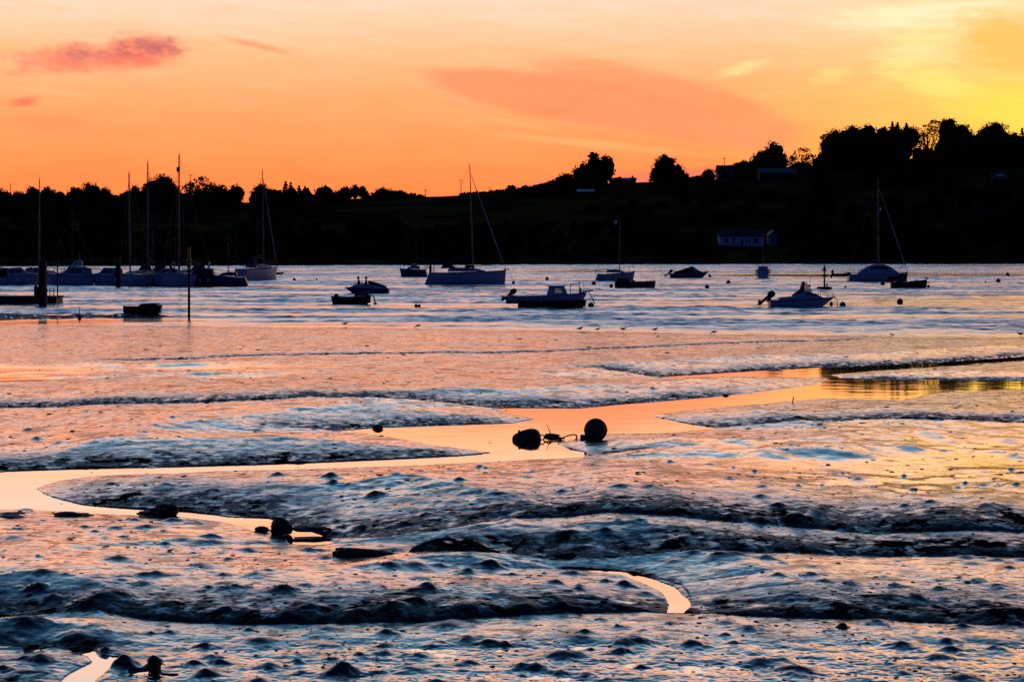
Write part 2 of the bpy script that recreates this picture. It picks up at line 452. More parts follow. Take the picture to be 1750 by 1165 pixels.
# ------------------------------------------------------------------ mudflat: creeks and bank lines surveyed from the photograph
CREEKS = [
 # upper creek (wedge) and its mirror strip
 [(1120, 645), (1225, 638), (1325, 632), (1405, 628), (1575, 621), (1790, 606), (1830, 606), (1830, 618), (1750, 616), (1600, 627), (1490, 634), (1417, 640), (1440, 646), (1560, 648), (1750, 649), (1830, 649),
  (1830, 667), (1750, 665), (1680, 667), (1600, 671), (1540, 684), (1500, 682), (1465, 682), (1405, 681), (1300, 690), (1200, 699), (1110, 709), (1160, 722), (1228, 732), (1160, 739), (1043, 742),
  (1000, 748), (950, 757), (975, 768), (1000, 772), (1000, 782), (875, 787), (740, 794), (600, 799), (440, 804), (343, 807), (200, 811), (151, 814), (103, 821), (75, 829), (62, 835), (74, 843), (86, 849), (137, 862), (200, 868), (257, 872), (305, 874), (380, 881), (459, 886),
  (500, 897), (535, 910), (566, 918), (568, 929), (535, 931), (497, 929), (486, 916), (432, 907), (377, 891), (302, 883), (240, 881), (154, 877), (69, 872), (0, 871), (-60, 872), (-60, 812), (0, 806), (150, 801), (300, 798),
  (450, 794), (650, 786), (770, 780), (842, 775), (800, 768), (740, 761), (665, 746), (620, 741), (565, 737), (645, 731), (760, 727), (875, 723), (917, 716), (880, 709), (862, 704), (843, 698), (875, 697), (990, 698), (1075, 690), (1225, 678), (1325, 666), (1400, 655), (1416, 647), (1405, 645), (1300, 644), (1215, 644)],
 # curved pool
 [(955, 973), (1030, 974), (1070, 976), (1110, 985), (1150, 1001), (1174, 1020), (1181, 1034), (1168, 1048), (1140, 1048), (1143, 1032), (1132, 1015), (1105, 998), (1070, 984), (1030, 979)],
 # lower corner rill
 [(117, 1111), (158, 1109), (172, 1119), (210, 1121), (190, 1140), (163, 1162), (160, 1200), (80, 1200), (104, 1163), (120, 1147), (158, 1130), (148, 1120)],
 [(38, 1112), (64, 1107), (70, 1112), (44, 1118)], [(218, 1146), (254, 1145), (254, 1153), (222, 1154)], [(270, 1154), (305, 1155), (300, 1159)],
 [(0, 1053), (18, 1052), (20, 1055), (0, 1056)],
]
# (front edge points, height of the bank, run of its face in metres, run of its back)
BANKS = [
 ([(100, 622), (320, 619), (450, 612), (700, 608), (875, 607), (1075, 601), (1250, 591), (1400, 588), (1560, 582)], 0.07, 2.2, 9),
 ([(930, 628), (1000, 636), (1130, 645), (1325, 632), (1405, 628), (1575, 621), (1790, 605)], 0.26, 3.6, 12),
 ([(1400, 640), (1480, 646), (1600, 648), (1830, 648)], 0.05, 0.8, 6),
 ([(-120, 700), (0, 700), (200, 703), (280, 702), (430, 698), (540, 694), (700, 693), (843, 697), (990, 697), (1075, 690), (1225, 677), (1325, 666)], 0.24, 3.4, 10),
 ([(400, 731), (470, 735), (565, 736), (645, 730), (760, 726), (875, 722), (918, 715)], 0.20, 2.6, 5),
 ([(-120, 808), (0, 805), (150, 800), (300, 797), (450, 794), (650, 787), (770, 781), (843, 776)], 0.24, 2.8, 7),
 ([(1110, 709), (1160, 722), (1228, 731), (1320, 730), (1400, 728), (1500, 726), (1640, 729), (1850, 732)], 0.15, 2.4, 14),
 ([(940, 757), (975, 768), (1000, 778), (1060, 776), (1140, 771)], 0.07, 0.9, 3),
 ([(55, 835), (74, 843), (86, 849), (137, 862), (257, 872), (305, 874), (459, 886), (500, 897), (569, 920), (650, 927), (721, 926), (893, 919), (1030, 912), (1150, 918), (1350, 928), (1500, 940), (1850, 946)], 0.34, 4.2, 26),
 ([(560, 955), (640, 962), (760, 963), (893, 961), (944, 965), (1150, 960), (1356, 963), (1493, 967), (1640, 971), (1850, 975)], 0.34, 2.8, 5),
 ([(900, 972), (1030, 978), (1085, 981), (1130, 990), (1165, 1002), (1180, 1022), (1183, 1042), (1300, 1056)], 0.08, 0.5, 3),
 ([(-120, 1053), (0, 1054), (171, 1059), (300, 1067), (420, 1073), (550, 1071), (704, 1068), (859, 1059), (1030, 1051), (1133, 1048), (1167, 1049), (1356, 1059), (1493, 1064), (1620, 1070), (1850, 1080)], 0.30, 2.4, 4.5),
 ([(-120, 1104), (0, 1108), (117, 1111), (160, 1110), (206, 1120), (260, 1122)], 0.20, 0.8, 2.5),
 ([(-120, 1170), (40, 1175), (100, 1172)], 0.15, 0.7, 2),
]
EDGE_N = [(-700, 547), (-400, 550), (0, 554), (300, 556), (500, 559), (700, 561), (875, 564), (1225, 570), (1525, 574), (1750, 577), (2200, 583), (2480, 586)]   # tide line

NC, NR = 1700, 900
U = np.linspace(-0.40, 0.40, NC)
rows = np.concatenate([np.linspace(531, 560, 60), np.linspace(560.5, 1215, NR - 60)])
uu, rr = np.meshgrid(U, rows)
PXg = CX + uu * F                                   # bearing column of each vertex (only used to look the survey up)
Yg = CAMZ * F / (rr - HY)
# break the straight grid rows so no line of vertices shows
Xg = uu * Yg
# --- base: slight swell, sinking under the tide line
H = 0.035 + 0.018 * fbm(Xg, Yg, 0.09, 3)
edge_row = np.interp(PXg, [p[0] for p in EDGE_N], [p[1] for p in EDGE_N])
Ye = CAMZ * F / (edge_row - HY) + 1.2 * fbm(Xg, Yg * 0.3, 0.12, 3)
# --- banks
face = np.zeros_like(H); dulled = np.zeros_like(H)
for pts, h, run, backrun in BANKS:
    xs = np.array([p[0] for p in pts], float); ys = np.array([p[1] for p in pts], float)
    row = np.interp(PXg, xs, ys)
    Yl = CAMZ * F / (row - HY)
    wob = 0.35 * fbm(Xg, 0 * Yg, 0.5, 4) * (Yl / 45) + 0.12 * fbm(Xg, 0 * Yg + 3.3, 2.2, 3) * np.minimum(Yl / 30, 2)
    dpt = Yg - Yl - wob * 0.5
    span = (xs[-1] - xs[0])
    endf = sstep(PXg, xs[0], xs[0] + min(140, span * .3)) * (1 - sstep(PXg, xs[-1] - min(140, span * .3), xs[-1]))
    if pts[0][0] < 0: endf = 1 - sstep(PXg, xs[-1] - min(140, span * .3), xs[-1])
    if pts[-1][0] > 1750: endf = sstep(PXg, xs[0], xs[0] + min(140, span * .3))
    big = h >= 0.28
    hh = (0.60 if big else 0.52) * h * endf * (0.9 + 0.35 * fbm(Xg, Yg * 0.2, 0.3, 3))
    run_ = 1.45 * run * (0.85 + 0.5 * np.abs(fbm(Xg, Yg * 0.3 + 7, 0.13, 3)))
    sw = 0.16 + 0.55 * np.abs(fbm(Xg, Yg * 0 + 2, 0.45, 3))
    d0 = np.maximum(dpt + 0.12 * fbm(Xg, Yg, 0.7, 3) * np.clip(dpt / 0.8, 0, 1), 0)
    t_ = np.clip(d0 / run_, 0, 1)
    prof = ((0.55 if big else 0.70) * (1 - (1 - t_) ** 2.2) + (0.45 if big else 0.30) * (1 - np.exp(-d0 / sw))) * np.exp(-np.maximum(d0 - run_, 0) / (1.25 * backrun))
    H += np.where(dpt > 0, hh * prof, 0)
    face += np.where(dpt > 0, (1 - t_) * endf, 0)
    dulled = np.maximum(dulled, np.where(dpt > -0.05, (1 - np.clip(d0 / (run_ * 0.85), 0, 1)) ** 1.7 * endf, 0))  # mask: less glossy and rougher towards the foot of each bank
# --- signed distance to the creeks, in metres
inside = np.zeros(H.shape, bool)
dist = np.full(H.shape, 1e9); ydir = np.zeros(H.shape)
jx = PXg + 5 * fbm(Xg, Yg, 0.9, 3); jy = rr + (rr - HY) / F * 18 * fbm(Xg + 40, Yg, 0.8, 4)
for poly in CREEKS:
    n = len(poly)
    ins = np.zeros(H.shape, bool)
    for i in range(n):
        (x1, y1), (x2, y2) = poly[i], poly[(i + 1) % n]
        if y1 != y2:
            c = ((y1 > jy) != (y2 > jy))
            xin = (x2 - x1) * (jy - y1) / (y2 - y1) + x1
            ins ^= c & (jx < xin)
        ax, ay = G(x1, y1); bx_, by_ = G(x2, y2)
        ll = (bx_ - ax) ** 2 + (by_ - ay) ** 2 + 1e-9
        t = np.clip(((Xg - ax) * (bx_ - ax) + (Yg - ay) * (by_ - ay)) / ll, 0, 1)
        dd = np.hypot(Xg - ax - t * (bx_ - ax), Yg - ay - t * (by_ - ay))
        cl_ = dd < dist; dist = np.where(cl_, dd, dist); ydir = np.where(cl_, (ay + t * (by_ - ay) - Yg) / (dd + 1e-6), ydir)
    inside |= ins
# --- clods and worm casts
MOUNDS = [(1330, 903, 32, 14), (1365, 922, 46, 20), (1300, 924, 40, 16), (1590, 906, 34, 12), (1545, 908, 26, 9), (1310, 975, 40, 12), (1225, 970, 26, 9), (1300, 886, 30, 9), (1350, 1040, 20, 8),
 (1530, 1020, 30, 10), (1570, 1042, 40, 14), (1605, 1025, 26, 9), (1725, 994, 24, 9), (1640, 1010, 16, 6), (1280, 1078, 40, 13), (1240, 1088, 24, 8), (1180, 1104, 46, 16), (1255, 1100, 24, 8), (1340, 1130, 34, 10),
 (1540, 1105, 40, 16), (1620, 1098, 36, 12), (1625, 1112, 38, 14), (1600, 1125, 50, 14), (1645, 1075, 26, 12), (1700, 1110, 36, 10), (1740, 1180, 40, 12), (1500, 1068, 40, 12), (1385, 1005, 40, 10), (1330, 1005, 30, 8),
 (665, 986, 30, 11), (800, 988, 34, 14), (875, 990, 24, 9), (950, 1012, 34, 12), (1035, 1000, 30, 13), (1068, 1005, 36, 18), (990, 1022, 22, 10), (990, 1013, 20, 8), (730, 1030, 42, 18), (775, 1018, 30, 12), (815, 1015, 26, 9), (715, 1050, 36, 18),
 (840, 976, 40, 20), (805, 956, 36, 16), (980, 985, 40, 14), (930, 985, 16, 7), (900, 1052, 60, 14), (960, 1048, 40, 14), (640, 870, 30, 10), (785, 858, 24, 8), (565, 842, 30, 10), (570, 852, 20, 8), (960, 875, 26, 10), (1060, 876, 40, 12), (1110, 875, 30, 10),
 (690, 912, 40, 12), (620, 910, 30, 9), (1093, 928, 34, 12), (800, 934, 22, 8), (1035, 938, 36, 14), (660, 1086, 34, 14), (715, 1122, 40, 12), (800, 1095, 36, 10), (864, 1103, 20, 12), (835, 1102, 40, 14), (695, 1140, 30, 10), (615, 1122, 30, 10),
 (585, 1150, 46, 18), (890, 1142, 34, 12), (1060, 1114, 34, 14), (1010, 1110, 20, 9), (1095, 1100, 40, 16), (1000, 1086, 22, 9), (920, 1144, 44, 12), (1000, 1155, 40, 12), (1095, 1140, 24, 10),
 (145, 911, 24, 8), (162, 921, 20, 8), (250, 909, 34, 10), (230, 893, 24, 8), (295, 894, 40, 12), (360, 927, 36, 12), (282, 942, 24, 8), (210, 930, 22, 7), (425, 950, 32, 11), (525, 947, 30, 10), (65, 981, 20, 8), (390, 971, 24, 8), (458, 996, 22, 6), (380, 1005, 20, 7), (330, 957, 18, 6),
 (65, 1027, 40, 20), (90, 1040, 50, 22), (170, 1045, 60, 16), (355, 1028, 30, 11), (402, 1027, 28, 11), (480, 1032, 60, 14), (385, 1060, 40, 14), (490, 1067, 60, 16), (530, 1058, 50, 18), (45, 1085, 60, 20), (130, 1100, 70, 16), (350, 1107, 36, 16), (425, 1082, 30, 9), (290, 1086, 26, 9),
 (258, 1087, 14, 8), (70, 1135, 60, 26), (180, 1115, 30, 16), (210, 1140, 36, 20), (330, 1136, 36, 14), (375, 1135, 30, 14), (350, 1155, 46, 18), (460, 1142, 40, 16), (570, 1128, 30, 8), (580, 1152, 40, 12), (445, 1165, 40, 12), (5, 1150, 30, 14), (20, 1185, 60, 20),
 (1405, 850, 16, 5), (1440, 820, 14, 5), (1545, 821, 14, 5), (1490, 853, 18, 5), (1560, 855, 14, 5), (1650, 838, 14, 6), (1728, 813, 16, 6), (1636, 851, 14, 5), (1738, 852, 20, 6), (1365, 854, 14, 5), (1290, 821, 14, 5), (1254, 815, 12, 4),
 (245, 828, 22, 8), (515, 829, 26, 8), (475, 818, 26, 8), (1240, 645, 8, 3), (1115, 672, 10, 4), (1145, 797, 14, 5), (820, 803, 18, 6), (830, 806, 14, 5), (735, 792, 18, 6), (628, 793, 14, 5), (590, 795, 12, 5), (50, 742, 18, 5), (62, 761, 20, 6), (145, 716, 12, 4), (295, 730, 16, 5), (455, 671, 10, 4), (340, 666, 8, 3)]
mm = []
for px, py, w, hgt in MOUNDS:
    x, y = G(px, py); s = y / F
    mm.append((x, y, w * s * 0.46, hgt * s * (0.55 if py > 870 else 0.9)))
mr = random.Random(3)
for k in range(800):                                # the smaller ones, everywhere
    py = mr.uniform(600, 1190); px = mr.uniform(-220, 1970)
    x, y = G(px, py)
    r_ = 0.04 + 0.13 * mr.random() ** 2 * (1.4 if py > 900 else 1.0)
    mm.append((x, y, r_, r_ * mr.uniform(0.12, 0.3)))
cl = np.zeros_like(H)
for x, y, r_, hh in mm:
    j = np.searchsorted(U, [(x / y) - 3.2 * r_ / y, (x / y) + 3.2 * r_ / y])
    i0, i1 = np.searchsorted(rows, [HY + CAMZ * F / (y + 3 * r_), HY + CAMZ * F / max(y - 3 * r_, 1)])
    sl = (slice(i0, i1), slice(j[0], j[1]))
    if i1 <= i0 or j[1] <= j[0]: continue
    xx = (Xg[sl] - x); yy = (Yg[sl] - y)
    q = np.hypot(xx, yy) / r_ * (1 + 0.45 * fbm(Xg[sl], Yg[sl], 0.9 / r_, 2))
    cl[sl] += hh * (0.7 * np.exp(-q ** 2 * 1.6) + 0.3 * np.clip(1 - q * 0.45, 0, 1))
# --- rough surface
near_ = sstep(rr, 760, 950)
grain = 0.008 * fbm(Xg, Yg, 0.9, 2) + 0.013 * fbm(Xg, Yg, 4.2, 4, 0.68) + 0.010 * near_ * fbm(Xg, Yg, 12.0, 2, 0.7)
near = sstep(rr, 800, 1000)
grain = grain * (0.5 - 0.12 * near) * (0.55 + 1.1 * np.clip(face, 0, 1.2))
# streaks where water has run down the bank faces
grain += 0.012 * np.clip(face, 0, 1) * pn(Xg * 2.4 + 1.5 * pn(Xg * .7, Yg * .7), Yg * 0.45)
rw = rr + 55 * fbm(Xg, Yg * 0.6, 0.22, 4, 0.6)
wetR = sstep(rw, 735, 785) * (1 - sstep(rw, 800, 900)) * sstep(PXg, 1050, 1450)
grain = grain * (1 - 0.75 * wetR)
H = H * (1 - 0.88 * wetR) + 0.88 * wetR * (0.05 + 0.006 * fbm(Xg, Yg, 0.3, 3)) + grain
# pooled bottom strip and thin film of water on the upper flat
pool = sstep(rr, 1085, 1110) * (0.75 + 0.25 * sstep(PXg, 380, 560))
lowp = fbm(Xg, Yg * 1.2, 1.9, 4, 0.6)
H = np.where(rr > 1075, H * (1 - pool) + pool * (0.010 + 0.020 * lowp + 0.014 * fbm(Xg, Yg * 1.3, 0.7, 2) + grain * 1.2), H)
film = sstep(rr, 622, 632) * (1 - sstep(rr, 648, 660)) * (1 - sstep(PXg, 300, 620)) * sstep(fbm(Xg * 0.5, Yg * 0.7, 0.25, 4, 0.6) + 0.15, -0.25, 0.35)
H = H * (1 - film) + film * (0.005 + 0.003 * fbm(Xg, Yg, 0.25, 3))
H += cl
# creeks: beds below the water, edges rising to the bank around them
fr_ = sstep(ydir, -0.35, 0.5)
rise = 0.008 + dist * (1 + 0.15 * fbm(Xg, Yg, 1.3, 3)) * ((1 - fr_) * 0.85 + fr_ * 0.30) * CAMZ / Yg + 0.05 * np.maximum(dist - 3, 0) ** 2 + 0.006 * np.abs(fbm(Xg, Yg, 4.5, 3))
puddle = pool > 0.25
H = np.where(inside, -np.minimum(0.03 + dist * 0.25, 0.15) - 0.0, np.minimum(np.where(puddle, H, np.maximum(H, 0.006)), rise + cl))
# scattered crumbs of mud that break the still water
crumb = sstep(pn(Xg * 3.1, Yg * 3.1) + 0.5 * pn(Xg * 9, Yg * 9), 0.62 - 0.14 * (rr > 1000), 0.8) * inside * (dist < 0.8) * 0.06
H += crumb
# outer tide line
sea = Yg - Ye
H = np.where(sea > -6, H * sstep(-sea, 0, 6) + 0.0, H) - np.where(sea > 0, 0.25 * (1 - np.exp(-sea / 3)), 0) - 0.004 * (sea > -0.1)
H = np.where((sea <= -0.1) & ~inside & ~puddle, np.maximum(H, 0.004 + 0.004 * (fbm(Xg, Yg, 0.8, 2) > 0.0)), H)
# low spit running out to the beacon
sx = np.array([-400, 0, 150, 260, 340, 360]); sy = np.array([540, 542, 541.5, 541.2, 541.6, 541.8])
Ys = CAMZ * F / (np.interp(PXg, sx, sy) - HY)
q = (Yg - Ys)
bar = 0.30 * np.exp(-(q / np.interp(PXg, [-400, 0, 100, 230, 345], [5.5, 4.5, 2.2, 1.2, 0.6])) ** 2) * (1 - sstep(PXg, 250, 350)) * (0.75 + 0.9 * fbm(Xg, Yg * 0.4, 0.35, 3))
H = np.where(sea > 3, np.maximum(H, np.where(bar > 0.03, bar - 0.03, H)), H)
dulled = np.where(sea > 3, 1.6 * (bar > 0.03), dulled)  # full mask over the whole spit

# the strip of mud between the frame and the watcher, and out to the sides, stays in the same sheet
verts = np.stack([Xg, Yg, H], -1).reshape(-1, 3)
idx = np.arange(NC * rows.size).reshape(rows.size, NC)
quads = np.stack([idx[:-1, :-1], idx[1:, :-1], idx[1:, 1:], idx[:-1, 1:]], -1).reshape(-1, 4)
me = bpy.data.meshes.new('mudflat')
me.vertices.add(len(verts)); me.vertices.foreach_set('co', verts.astype(np.float32).ravel())
me.loops.add(quads.size); me.loops.foreach_set('vertex_index', quads.astype(np.int32).ravel())
me.polygons.add(len(quads)); me.polygons.foreach_set('loop_start', (np.arange(len(quads)) * 4).astype(np.int32))
me.update(calc_edges=True); me.validate()
me.polygons.foreach_set('use_smooth', np.ones(len(quads), bool))
me.materials.append(mud)
wet = np.clip(film + 0.75 * wetR + 0.4 * pool + 0.7 * np.clip(0.02 - H, 0, 0.02) / 0.02 - np.clip(face, 0, 1), 0, 1)
dr = np.clip(1.45 * dulled * (1.0 + 0.6 * fbm(Xg, Yg, 0.9, 3, 0.6) + 1.1 * fbm(Xg, Yg, 3.6, 3, 0.7)), 0, 1) * (1 - film)
dr = np.maximum(dr, np.clip(cl / 0.035, 0, 1) * 0.8)  # mounds are made less glossy too, by height
at_ = me.attributes.new('dulled', 'FLOAT', 'POINT'); at_.data.foreach_set('value', dr.astype(np.float32).ravel())
at_ = me.attributes.new('wet', 'FLOAT', 'POINT'); at_.data.foreach_set('value', wet.astype(np.float32).ravel())
mudflat = bpy.data.objects.new('mudflat', me); COL.objects.link(mudflat)
tag(mudflat, 'wet mudflat cut by creeks and low banks', kind='structure')
def mud_z(px, py):
    i = np.clip(np.searchsorted(rows, py), 0, rows.size - 1); j = np.clip(np.searchsorted(PXg[0], px), 0, NC - 1)
    return float(H[i, j])

# ------------------------------------------------------------------ water sheets (meeting under the mud, a few metres inside the tide line)
seam = [(p[0], G(p[0], p[1] + 9)) for p in EDGE_N]
nearv, seamv = [], []
mb = MB()
xs = [s[1] for s in seam]
vs = [(x, y, 0.0) for x, y in xs] + [(x / y * 14, 14, 0.0) for x, y in xs]
n = len(xs)
mb.add(vs, [(i, i + 1, n + i + 1, n + i) for i in range(n - 1)])
tag(mb.build('creek_water', water_c, smooth=False), 'still water lying in the mud creeks', kind='structure')
RU = np.linspace(-0.41, 0.41, 950); RT = np.concatenate([np.linspace(0, 1, 1000), np.linspace(1.01, 2, 30)])
ru, rt = np.meshgrid(RU, RT)
ys0 = np.interp(ru, [x / y for x, y in xs], [y for x, y in xs])
RY = np.where(rt <= 1, ys0 + (590 - ys0) * (0.45 * rt + 0.55 * rt ** 2), 590 + (rt - 1) * 300)
RX = ru * RY
# cat's paws: long bands of ruffled and slack water lying across the river
band = fbm(RX * 0.011, RY * 0.055, 1.0, 4, 0.55); band2 = fbm(RX * 0.03 + 5, RY * 0.2, 1.0, 3, 0.55); lane = fbm(RX * 0.12, RY * 0.5 + 9, 1.0, 3, 0.6)
ruff = (0.22 + 0.78 * sstep(band * 0.65 + band2 * 0.45, -0.20, 0.10)) * (0.6 + 0.55 * sstep(lane, -0.25, 0.2))
for (px, py, hx, hy) in ((980, 462.5, 260, 2.2), (1640, 468, 190, 4.0), (1360, 470.5, 150, 5.0), (100, 547, 330, 5.0), (330, 490, 160, 3), (1500, 504, 300, 2.0), (760, 499, 120, 1.2), (640, 553, 300, 3)):
    x0, y0 = G(px, py); y1 = G(px, py - hy)[1]; y2_ = G(px, py + hy)[1]
    q = ((RX - x0) / (hx / F * y0)) ** 2 + ((RY - y0) / ((y1 - y2_) / 2)) ** 2 + 1.2 * band2
    ruff *= 0.22 + 0.78 * sstep(q, 0.3, 1.5)
ruff *= 0.25 + 0.75 * sstep(RY - ys0, 4, 22)
fine = np.clip(220 / RY, 0.3, 1)
wv = 2.5 * (0.026 * pn(RX * 0.16 + 2.0 * pn(RX * .05, RY * .05), RY * 0.42) + 0.050 * pn(RX * 0.42 + 31, RY * 0.95) + 0.046 * fine * pn(RX * 0.95, RY * 1.8 + 13))
RZ = wv * ruff * sstep(RY - ys0, 0, 8)
vr = np.stack([RX, RY, RZ], -1).reshape(-1, 3)
ir = np.arange(RX.size).reshape(RX.shape)
qr = np.stack([ir[:-1, :-1], ir[:-1, 1:], ir[1:, 1:], ir[1:, :-1]], -1).reshape(-1, 4)
rm = bpy.data.meshes.new('river_water')
rm.vertices.add(len(vr)); rm.vertices.foreach_set('co', vr.astype(np.float32).ravel())
rm.loops.add(qr.size); rm.loops.foreach_set('vertex_index', qr.astype(np.int32).ravel())
rm.polygons.add(len(qr)); rm.polygons.foreach_set('loop_start', (np.arange(len(qr)) * 4).astype(np.int32))
rm.update(calc_edges=True); rm.polygons.foreach_set('use_smooth', np.ones(len(qr), bool))
at_ = rm.attributes.new('ruffle', 'FLOAT', 'POINT'); at_.data.foreach_set('value', ruff.astype(np.float32).ravel())
rm.materials.append(water_r)
river = bpy.data.objects.new('river_water', rm); COL.objects.link(river)
tag(river, 'rippled river beyond the mud', kind='structure')

# ------------------------------------------------------------------ far shore
RIDGE_Y = 790.0
RIDGE = [(-700, 356), (0, 352), (300, 348), (500, 344), (560, 341), (660, 337), (750, 335.5), (800, 333), (920, 322), (960, 316), (1040, 313), (1180, 308), (1290, 303), (1400, 292), (1500, 284), (1750, 280), (2500, 276)]
SHORE = [(-700, 457), (0, 455), (500, 453.5), (900, 452), (1300, 451), (1750, 450.5), (2500, 450)]
def terrain(X, Y):
    px = CX + X / Y * F
    rz = CAMZ + (HY - np.interp(px, [p[0] for p in RIDGE], [p[1] for p in RIDGE])) / F * RIDGE_Y
    ys = CAMZ * F / (np.interp(px, [p[0] for p in SHORE], [p[1] for p in SHORE]) - HY)
    t = (Y - ys) / (RIDGE_Y - ys)
    tc_ = np.clip(t, 0, 1)
    z = np.where(t < 0, t * 20, 0.9 * np.clip(t / 0.012, 0, 1) + (rz - 0.9) * (0.55 * tc_ + 0.45 * tc_ * tc_ * (3 - 2 * tc_)))
    z = z + 0.8 * fbm(X, Y, 0.02, 3) * np.clip(t * 4, 0, 1) * np.clip((1.0 - t) * 4, 0, 1)
    return z - np.maximum(Y - RIDGE_Y, 0) * 0.03
def tz(x, y): return float(terrain(np.array([x], float), np.array([y], float))[0])
uh = np.linspace(-0.46, 0.46, 220); yh = np.concatenate([np.linspace(440, 600, 70), np.linspace(604, 1100, 80)])
u2, y2 = np.meshgrid(uh, yh); x2 = u2 * y2
z2 = terrain(x2, y2)
vh = np.stack([x2, y2, z2], -1).reshape(-1, 3); ih = np.arange(vh.shape[0]).reshape(u2.shape)
fh = np.stack([ih[:-1, :-1], ih[:-1, 1:], ih[1:, 1:], ih[1:, :-1]], -1).reshape(-1, 4)
hm = bpy.data.meshes.new('hillside'); hm.from_pydata(vh.tolist(), [], fh.tolist())
hm.polygons.foreach_set('use_smooth', np.ones(len(fh), bool))
def hill_mat():
    m = bpy.data.materials.new('hill_grass'); m.use_nodes = True
    N = NT(m.node_tree); b = N.n['Principled BSDF']
    g = N.new('ShaderNodeNewGeometry'); sp = N.new('ShaderNodeSeparateXYZ'); N.l.new(g.outputs['Position'], sp.inputs[0])
    n1 = N.noise(g.outputs['Position'], 0.035, 3, 0.5); n2 = N.noise(g.outputs['Position'], 0.6, 5, 0.7)
    c = N.mix(N.sm(n1, 0.45, 0.55), (0.016, 0.016, 0.008), (0.075, 0.064, 0.010))
    N.l.new(N.mix(N.sm(n2, 0.3, 0.7), (0.02, 0.02, 0.008), c), b.inputs['Base Color'])
    b.inputs['Roughness'].default_value = 1.0; b.inputs['Specular IOR Level'].default_value = 0.0
    return m
hm.materials.append(hill_mat())
hill = bpy.data.objects.new('hillside', hm); COL.objects.link(hill)
tag(hill, 'dark far bank rising from the river', kind='structure')
def on_hill(px, py, y0=470, y1=RIDGE_Y):
    """where the sight line to a surveyed point meets the far bank"""
    for Y in np.arange(y0, y1, 1.0):
        p = P(px, py, Y)
        if tz(p.x, Y) >= p.z and p.z > 0.3: return Vector((p.x, Y, tz(p.x, Y)))
    p = P(px, py, y1 - 4); return Vector((p.x, y1 - 4, tz(p.x, y1 - 4)))

# ------------------------------------------------------------------ trees
def leaves(mb, c, rad, n, size, rnd, shell=0.55, droop=0.0):
    """n leaf clumps scattered through an ellipsoid"""
    d = rnd.normal(size=(n, 3)); d /= np.linalg.norm(d, axis=1)[:, None]
    rr_ = (shell + (1.08 - shell) * rnd.random(n)) 
    p = np.array(c) + d * rr_[:, None] * np.array(rad)
    for k in range(n):
        a = rnd.normal(size=3); a /= np.linalg.norm(a); b = np.cross(a, rnd.normal(size=3)); b /= np.linalg.norm(b)
        s = size * (0.5 + 0.8 * rnd.random())
        w = s * (0.45 + 0.4 * rnd.random())
        q = p[k]
        o = len(mb.v)
        mb.v += [tuple(q - a * s), tuple(q + b * w), tuple(q + a * s), tuple(q - b * w * 0.9)]
        mb.f.append((o, o + 1, o + 2, o + 3))
def core(mb, c, rad, rnd, k=0.72, n=9):
    vs, fs = [], []
    ph = rnd.random(6) * 6
    for i in range(n + 1):
        th = math.pi * i / n
        for j in range(n + 3):
            a = 2 * math.pi * j / (n + 3)
            d = (math.sin(th) * math.cos(a), math.sin(th) * math.sin(a), -math.cos(th))
            w = k * (1 + 0.16 * math.sin(3 * a + ph[0] + 2 * th) + 0.12 * math.sin(5 * th + ph[1] + a))
            vs.append((c[0] + d[0] * rad[0] * w, c[1] + d[1] * rad[1] * w, c[2] + d[2] * rad[2] * w))
    m_ = n + 3
    for i in range(n):
        for j in range(m_):
            fs.append((i * m_ + j, i * m_ + (j + 1) % m_, (i + 1) * m_ + (j + 1) % m_, (i + 1) * m_ + j))
    mb.add(vs, fs)

